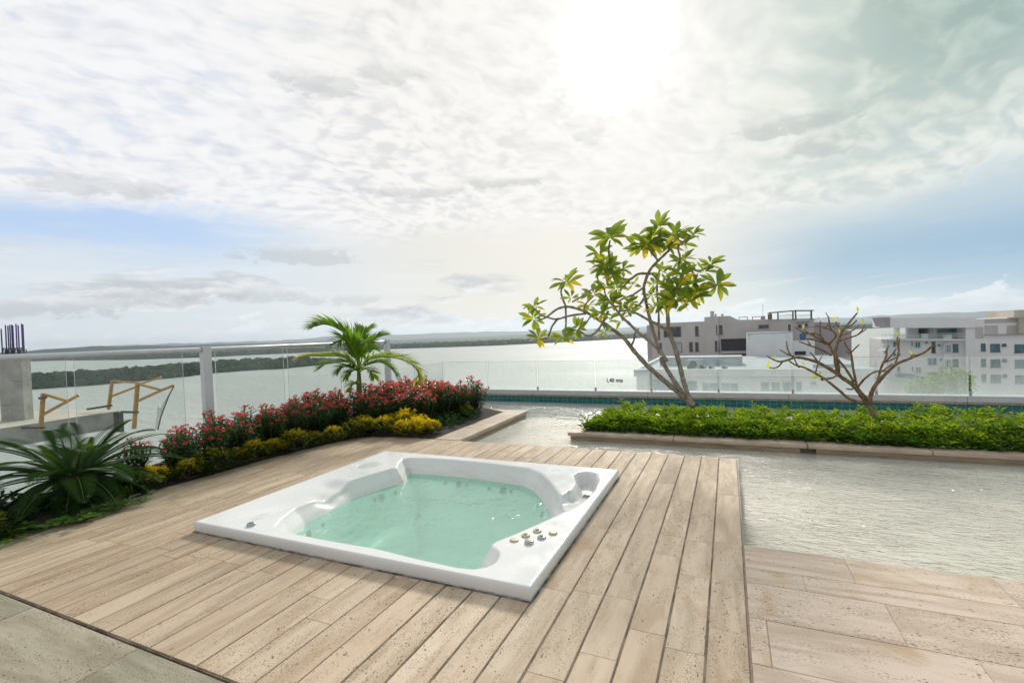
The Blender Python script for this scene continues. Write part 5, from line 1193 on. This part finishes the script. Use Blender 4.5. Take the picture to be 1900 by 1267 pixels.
# ------------------------------------------------------------------ red flowering shrubs and golden shrubs in the left planter
def spurge(seed, h, nst, nfl):
    rn = random.Random(seed); t = thing('spurge_shrub', (0, 0, 0), 'x', 'shrub'); lf = MB(); st = MB()
    for k in range(nst):
        an = k * 2.4 + rn.uniform(-.3, .3); r = .17 * math.sqrt((k + .5) / nst); hh = h * (1 - .42 * (r / .17) ** 2) * rn.uniform(.78, 1.12)
        b = Vector((math.cos(an) * r * .35, math.sin(an) * r * .35, 0)); e = Vector((math.cos(an) * r * 1.15, math.sin(an) * r * 1.15, hh)); d = (e - b).normalized()
        st.tube([b, b.lerp(e, .5) + Vector((rn.uniform(-.015, .015), rn.uniform(-.015, .015), 0)), e], [.006, .0055, .005], 5)
        for q in range(26):
            u = 1 - (q / 26) ** 1.1 * .80; a2 = q * 2.4 + k; out = Vector((math.cos(a2), math.sin(a2), 0))
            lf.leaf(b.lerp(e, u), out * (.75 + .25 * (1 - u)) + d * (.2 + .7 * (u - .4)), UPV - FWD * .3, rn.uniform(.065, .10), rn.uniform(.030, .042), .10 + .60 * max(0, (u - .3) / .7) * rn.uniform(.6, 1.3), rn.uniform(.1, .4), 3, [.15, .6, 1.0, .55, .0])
        if k < nfl or rn.random() < .1:
            c = e + d * rn.uniform(.02, .045); st.tube([e, c], [.003, .003], 4); fl = MB(); rf = rn.uniform(.75, 1.25)
            for q in range(18):
                o_ = Vector((rn.gauss(0, 1), rn.gauss(0, 1), abs(rn.gauss(0, 1)))).normalized(); pc = c + o_ * rn.uniform(.014, .034) * rf; t0 = rn.random()
                for s_ in (-1, 1):
                    sd = o_.orthogonal().normalized(); fl.leaf(pc - sd * s_ * .001, (sd * s_ + o_ * .35), o_, .0125, .016, t0, .1, 1)
            fl.build('flower_head', 'spurge_flower', t)
    st.build('stems', 'twig', t); lf.build('foliage', 'spurge_leaf', t); return t
def golden(seed, h, tone):
    rn = random.Random(seed); t = thing('golden_shrub', (0, 0, 0), 'x', 'shrub'); mb = MB(); st = MB()
    for k in range(74):
        an = rn.uniform(0, 6.28); r = .185 * math.sqrt(rn.random()); z = h * (1 - .55 * (r / .185) ** 2) * (1 - rn.random() ** 2.5 * .8)
        f = z / h; c = (math.cos(an) * r, math.sin(an) * r, z - .02)
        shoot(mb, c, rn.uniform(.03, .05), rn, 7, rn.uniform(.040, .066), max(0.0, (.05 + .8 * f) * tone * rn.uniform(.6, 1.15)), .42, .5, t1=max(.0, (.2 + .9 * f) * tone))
        if k % 6 == 0: st.tube([(0, 0, 0), (c[0] * .6, c[1] * .6, z * .5), c], [.006, .005, .003], 4)
    st.build('stems', 'twig', t); mb.build('foliage', 'golden_leaf', t); return t
SP = [spurge(1, .40, 22, 11), spurge(2, .45, 24, 15), spurge(3, .42, 26, 18), spurge(4, .46, 28, 22)]
GO = [golden(1, .19, .55), golden(2, .21, .80), golden(3, .20, 1.12)]
GSP, GGO = 'red flowering shrubs in the left planter', 'golden leaved shrubs edging the left planter'
def place(o, x, y, sc, rz, label, group, z=.03):
    c = copy_tree(o); c.location = (x, y, z); c.rotation_euler = (0, 0, rz); c.scale = (sc, sc, sc); tag(c, label, 'shrub', group); return c
rn = random.Random(5)
sp_pos = [(-5.28, 2.72, .80, 0), (-5.05, 2.98, .88, 0), (-5.30, 3.18, .86, 0), (-5.02, 3.30, .92, 1), (-5.28, 3.52, .95, 1), (-5.05, 3.66, .95, 0), (-5.30, 3.88, .98, 1), (-5.04, 4.02, 1.0, 1), (-5.30, 4.24, 1.02, 2), (-5.02, 4.38, 1.05, 1), (-5.27, 4.60, 1.08, 2), (-4.98, 4.72, 1.05, 2), (-5.30, 4.96, 1.12, 3), (-4.98, 5.06, 1.05, 2), (-5.25, 5.30, 1.12, 3), (-4.92, 5.40, 1.05, 2),
          (-4.62, 5.52, .95, 2), (-5.22, 5.95, 1.1, 3), (-4.90, 5.85, 1.12, 3), (-4.60, 5.88, 1.1, 3), (-4.32, 5.72, 1.0, 2), (-4.30, 6.05, 1.1, 3), (-4.62, 6.25, 1.15, 3), (-4.92, 6.25, 1.15, 3), (-5.25, 6.40, 1.15, 3), (-4.05, 5.85, .95, 3), (-4.02, 6.22, 1.08, 3), (-4.32, 6.45, 1.12, 3), (-4.65, 6.62, 1.15, 3), (-5.0, 6.70, 1.15, 2), (-3.85, 6.50, 1.0, 1), (-4.08, 6.65, 1.1, 2), (-3.80, 6.86, 1.12, 1), (-4.4, 6.85, 1.1, 2)]
SPL = {0: 'low red flowering shrub at the near end of the row, right beside the cycad', 32: 'tall red flowering shrub at the far right tip of the planter, by the pool kerb', 30: 'sparse red flowering shrub over the bare soil at the planter corner'}
for k, (x, y, sc, v) in enumerate(sp_pos):
    place(SP[v], x, y, sc * rn.uniform(.94, 1.06), rn.uniform(0, 6.28), SPL.get(k, 'dark green shrub with coral red flower heads massed along the left planter below the railing'), GSP)
place(SP[0], -5.15, 1.55, .9, 1.0, 'dark shrub with few red flowers half hidden behind the cycad at the left edge', GSP)
go_pos = [(-4.95, 2.62, 1.0, 2), (-4.86, 2.92, .95, 1), (-4.87, 3.15, 1.0, 0), (-4.84, 3.38, .9, 0), (-4.82, 3.60, 1.0, 1), (-4.83, 3.85, .95, 1), (-4.76, 4.08, 1.0, 1), (-4.74, 4.32, 1.0, 0), (-4.66, 4.58, 1.0, 1), (-4.58, 4.85, 1.0, 0), (-4.45, 5.10, 1.05, 1), (-4.20, 5.15, 1.05, 1), (-4.62, 5.20, 1.1, 1), (-3.97, 5.20, 1.0, 2), (-3.74, 5.20, 1.0, 2), (-4.35, 5.38, 1.1, 1), (-4.10, 5.42, 1.1, 2), (-3.86, 5.44, 1.0, 2), (-3.62, 5.28, .85, 2), (-5.0, 3.0, .9, 0), (-4.98, 3.5, .9, 0), (-4.92, 4.2, .9, 0), (-4.74, 4.95, .9, 0), (-3.75, 6.45, .8, 1), (-4.78, 1.5, .85, 0), (-4.75, 1.25, .8, 0)]
GOL = {0: 'bright yellow leaved shrub just right of the cycad', 18: 'brightest yellow shrub at the right end of the golden edging, by the stone coping', 23: 'small yellow green shrub alone on the bare soil near the planter corner', 24: 'dull olive shrub below the cycad at the left edge of the deck'}
for k, (x, y, sc, v) in enumerate(go_pos):
    place(GO[v], x + (.07 if y < 5 else 0), y - (.06 if y > 5 and x < -3.7 and y < 5.3 else 0), sc * rn.uniform(.80, 1.15), rn.uniform(0, 6.28), GOL.get(k, 'low shrub with yellow and green leaves in the edging between deck and red flowers'), GGO, .012)
for o in SP + GO:                                               # the patterns themselves stand in the bed too
    pass
def wipe(o):
    for ch in list(o.children): wipe(ch)
    bpy.data.objects.remove(o)
for o in SP + GO: wipe(o)
# ------------------------------------------------------------------ cycad
def cycad():
    c = Vector((-5.02, 2.13, .24)); t = thing('cycad', (c.x, c.y, .02), 'large dark green cycad with stiff arching feather fronds at the left edge', 'cycad'); rn = random.Random(8)
    mb = MB(); mb.tube([(c.x, c.y, .02), (c.x, c.y, .14), (c.x, c.y, .27)], [.09, .10, .07], 12, jitter=.08); mb.build('trunk', 'twig', t)
    for k in range(40):
        az = k * 2.39996 + rn.uniform(-.12, .12); f = k / 39; el = R_(66 - 80 * f + rn.uniform(-5, 5)); L = rn.uniform(.62, .82) * (.62 if f < .12 else 1)
        if f > .8: L *= .8
        hd = Vector((math.cos(az), math.sin(az), 0)); fr = MB(); pts = []; N = 27; p = c + hd * .04; a = el
        for j in range(N + 1):
            pts.append(p.copy()); a2 = a - (1.05 + .25 * rn.random() * 0) * (j / N) ** 1.6 * .9
            p = p + (hd * math.cos(a2) + UPV * math.sin(a2)) * (L / N)
        fr.tube(pts[::3], [.006 - .004 * q / 10 for q in range(len(pts[::3]))], 4, t=.8)
        sd = hd.cross(UPV); t0 = rn.uniform(.2, .6) + (.45 if f < .12 else 0)
        for j in range(2, N):
            for half in (0, .5):
                u = (j + half) / N; pp = pts[j].lerp(pts[min(j + 1, N)], half); tan = (pts[min(j + 1, N)] - pts[j - 1]).normalized(); nrm = sd.cross(tan) * 1
                if nrm.z < 0: nrm = -nrm
                ll = .132 * math.sin(math.pi * min(1, .16 + u * .84)) ** .6 * (.75 if f < .12 else 1)
                for s_ in (-1, 1):
                    d = sd * s_ * .92 + tan * (.42 + .3 * u) + nrm * .16
                    fr.leaf(pp, d, nrm, ll, .0066, t0 + rn.uniform(-.1, .1), .10, 1, keel=.1)
        fr.build('frond', 'cycad_leaf', t)
cycad()
# ------------------------------------------------------------------ young palm
def palm():
    O8, S8 = (540, 560), 6.336
    base = atY(665, 745, 5.62); base.z = .03; t = thing('palm', base, 'young palm with bright green feather fronds rising from the red flowers by the railing', 'palm'); rn = random.Random(4)
    D0 = cam_depth(base)
    def q(x, y, dd=0): return atD(O8[0] + x / S8, O8[1] + y / S8, D0 + dd)
    mb = MB(); mb.tube(catmull([Vector((base.x, base.y, .02)), q(800, 1010), q(800, 900), q(795, 800), q(790, 700)], 4), [.045, .045, .044, .042, .040, .038, .036, .034, .032, .030, .028, .026, .024, .02, .018, .015, .012], 10); mb.build('stem', 'palm_stem', t, True)
    NM = 1.5
    F = [([(795, 760, 0), (740, 520, -.1), (640, 380, -.2), (520, 300, -.3), (390, 265, -.35), (290, 290, -.35)], .30, .5, 44, 0), ([(800, 760, 0), (790, 560, .1), (820, 430, .2), (850, 360, .3), (890, 330, .4)], .25, .45, 30, 0), ([(805, 780, 0), (850, 610, .15), (920, 500, .25), (1000, 430, .3), (1050, 410, .35)], .24, .4, 28, 0),
         ([(800, 790, 0), (880, 700, -.1), (1000, 655, -.2), (1150, 650, -.3), (1330, 690, -.35), (1470, 790, -.35), (1500, 890, -.35)], .26, .8, 42, 1), ([(790, 780, 0), (700, 690, -.1), (560, 640, -.15), (400, 640, -.2), (240, 640, -.25), (110, 665, -.3)], .22, .85, 42, 1), ([(795, 790, 0), (760, 640, -.2), (700, 500, -.35), (620, 430, -.5), (560, 480, -.6)], .24, .35, 26, 0),
         ([(795, 790, 0), (700, 720, .2), (560, 700, .3), (430, 720, .4), (330, 790, .4)], .20, .2, 26, 0), ([(800, 800, 0), (900, 740, .2), (1040, 710, .3), (1150, 760, .35), (1230, 850, .35)], .20, .2, 26, 0), ([(795, 830, 0), (760, 800, -.15), (700, 830, -.25), (660, 900, -.3)], .15, .3, 16, 1), ([(800, 830, 0), (860, 790, -.15), (930, 810, -.25), (970, 890, -.3)], .15, .5, 16, 1), ([(800, 760, 0), (810, 600, -.1), (850, 480, -.25), (900, 470, -.45), (960, 560, -.6)], .22, .35, 26, 0), ([(790, 800, 0), (690, 760, -.2), (610, 770, -.3), (560, 830, -.35)], .15, .25, 16, 0), ([(800, 1000, 0), (760, 960, -.1), (720, 980, -.15), (690, 1040, -.2)], .12, .6, 12, 1)]
    for pl, LL, t0, n, old in F:
        sm = catmull([q(*p) for p in pl], 8); N = len(sm); fr = MB(); fr.tube(sm[::2], [.012 * (1 - .8 * k / len(sm[::2])) for k in range(len(sm[::2]))], 5, t=.7)
        tot = sum((sm[k + 1] - sm[k]).length for k in range(N - 1))
        n = int(n * NM)
        for j in range(n * 2):
            u = .16 + .84 * (j // 2 + rn.uniform(-.2, .2)) / n; u = min(.995, u); k = min(N - 2, int(u * (N - 1))); p = sm[k].lerp(sm[k + 1], u * (N - 1) - k); tan = (sm[min(k + 2, N - 1)] - sm[max(k - 1, 0)]).normalized()
            sd = tan.cross(UPV); sd = sd.normalized() if sd.length > .1 else RIGHT; nm = sd.cross(tan); nm = nm if nm.z > 0 else -nm; s_ = 1 if j % 2 else -1
            l = LL * (.55 + .6 * math.sin(math.pi * min(1, .12 + u * .85))) * rn.uniform(.85, 1.1)
            d = sd * s_ * .62 + tan * (.75 + .35 * u) + nm * rn.uniform(.25, .55)
            fr.leaf(p, d, nm + sd * s_ * rn.uniform(-.4, .4), l * 1.12, rn.uniform(.021, .032), min(1, t0 * .7 + rn.uniform(-.12, .15) + (.35 * u if old else .1 * u)), rn.uniform(.15, .4), 3, [.5, 1.0, .7, 0], .2)
        fr.build('frond', 'palm_leaf', t)
palm()
# ------------------------------------------------------------------ small plants at the deck edge
def clover(x, y, sc, label, seed, n=16):
    rn = random.Random(seed); t = thing('creeper', (x, y, .01), label, 'plant', 'green creepers on the deck edge'); mb = MB(); st = MB()
    for k in range(n):
        px, py = x + rn.gauss(0, .07) * sc, y + rn.gauss(0, .10) * sc; h = rn.uniform(.015, .055) * sc; st.tube([(x, y, .012), (px, py, h)], [.002, .002], 4)
        for q in range(3):
            an = q * 2.1 + k; mb.leaf((px, py, h), (math.cos(an), math.sin(an), rn.uniform(.1, .4)), UPV,   .046 * sc, .046 * sc, rn.uniform(.2, .9), .15, 3, [.15, .7, 1, .5])
    st.build('stems', 'palm_stem', t); mb.build('foliage', 'ground_leaf', t)
for k, (px, py, sc, lab) in enumerate([(35, 992, 1.0, 'bright green creeper at the left edge of the deck below the olive shrub'), (85, 982, 1.1, 'bright green creeper on the deck edge, second from the left'), (128, 972, 1.1, 'bright green creeper on the deck edge below the cycad centre'), (165, 962, .8, 'small green creeper on the deck edge right of the cycad centre'), (205, 945, 1.0, 'green creeper on the deck edge under the right cycad fronds'), (242, 938, 1.0, 'green creeper on the deck edge at the right end of its row')]):
    p = atZ(px, py, .02); clover(p.x - .06, p.y, sc, lab, k + 40)
def grass_tuft(x, y, n, L, label, seed):
    rn = random.Random(seed); t = thing('grass_tuft', (x, y, .02), label, 'grass tuft', 'grass tufts in the left planter'); mb = MB()
    for k in range(n):
        an = rn.uniform(0, 6.28); d = Vector((math.cos(an) * .6, math.sin(an) * .6, 1)); mb.leaf((x + rn.gauss(0, .03), y + rn.gauss(0, .03), .02), d, UPV, L * rn.uniform(.5, 1.1), .007, rn.uniform(.2, .8), rn.uniform(.3, .8), 5, [.6, 1, 1, .8, .5, 0], .1)
    mb.build('blades', 'ground_leaf', t)
grass_tuft(-4.88, 2.62, 46, .26, 'tuft of long grass blades between the cycad and the yellow shrub', 60); grass_tuft(-4.80, 2.38, 40, .22, 'tuft of grass under the right hand cycad fronds', 61)
grass_tuft(-3.62, 5.75, 26, .13, 'thin grass tuft on bare soil beside the stone coping', 62); grass_tuft(-3.75, 6.05, 26, .13, 'thin grass tuft on bare soil behind the first one, beside the coping', 63); grass_tuft(-4.95, 3.10, 30, .25, 'tuft of grass blades among the first red shrubs', 64)
def filler(pts, label, seed):
    rn = random.Random(seed); mb = MB()
    for x, y, n, sp in pts:
        for k in range(n): shoot(mb, (x + rn.gauss(0, sp), y + rn.gauss(0, sp * 1.6), rn.uniform(.0, .10)), .06, rn, 7, rn.uniform(.05, .08), rn.uniform(.0, .35), .45, .5)
    return tag(mb.build('ground_cover', 'spurge_leaf'), label, 'ground cover', kind='stuff')
filler([(-4.85, 1.35, 40, .08), (-4.85, 1.75, 50, .09), (-4.88, 2.1, 60, .09), (-4.92, 2.45, 60, .08), (-5.15, 1.9, 50, .12), (-5.15, 2.5, 40, .12), (-5.2, 3.5, 50, .12), (-5.15, 4.4, 50, .12), (-4.8, 5.6, 50, .15), (-4.3, 5.9, 40, .2), (-3.72, 5.85, 26, .09), (-3.62, 6.3, 22, .08), (-3.85, 5.7, 30, .1)], 'dark leafy undergrowth between the shrubs and below the cycad', 70)
# ------------------------------------------------------------------ trees by the street beyond the misted railing
def street_tree(px, py, Y, r, h, label, seed):
    rn = random.Random(seed); p = atY(px, py, Y); t = thing('street_tree', (p.x, Y, -26.5), label, 'tree', 'trees beyond the misted railing'); mb = MB()
    mb.tube([(p.x, Y, -26.5), (p.x + .3, Y, (p.z - 26.5) / 2), (p.x, Y, p.z)], [.3, .22, .12], 8); mb.build('trunk', 'bark_grey', t); mb = MB()
    for k in range(700):
        v = Vector((rn.gauss(0, 1), rn.gauss(0, 1), rn.gauss(0, 1))).normalized() * rn.random() ** .4; c = Vector((p.x + v.x * r, Y + v.y * r, p.z + v.z * h))
        mb.leaf(c, (v.x + rn.uniform(-.6, .6), v.y + rn.uniform(-.6, .6), v.z * .5 + rn.uniform(-.8, .3)), UPV, rn.uniform(.5, .9), rn.uniform(.15, .3), .3 + .4 * rn.random(), .3, 1)
    mb.build('crown', 'palm_leaf', t)
street_tree(1762, 708, 80, 2.3, 1.7, 'blurred green tree crown seen through the misted glass in front of the apartments', 80); street_tree(1712, 722, 78, 1.6, 1.2, 'smaller dark tree crown left of the larger one behind the misted glass', 81)
# ------------------------------------------------------------------ air
def haze_mat():
    mt = bpy.data.materials.new('haze'); mt.use_nodes = True; nt = mt.node_tree; nt.nodes.clear(); out = nt.nodes.new('ShaderNodeOutputMaterial'); v = nt.nodes.new('ShaderNodeVolumePrincipled')
    v.inputs['Color'].default_value = (0.80, 0.90, 1.0, 1); v.inputs['Density'].default_value = 0.00015; v.inputs['Anisotropy'].default_value = 0.45
    nt.links.new(v.outputs[0], out.inputs['Volume']); MATS['haze'] = mt
haze_mat()
if True:
    mb = MB(); mb.box(-7600, 7600, -900, 7600, BZ - 1.3, 90); tag(mb.build('haze', 'haze'), kind='stuff')
bpy.context.view_layer.update()
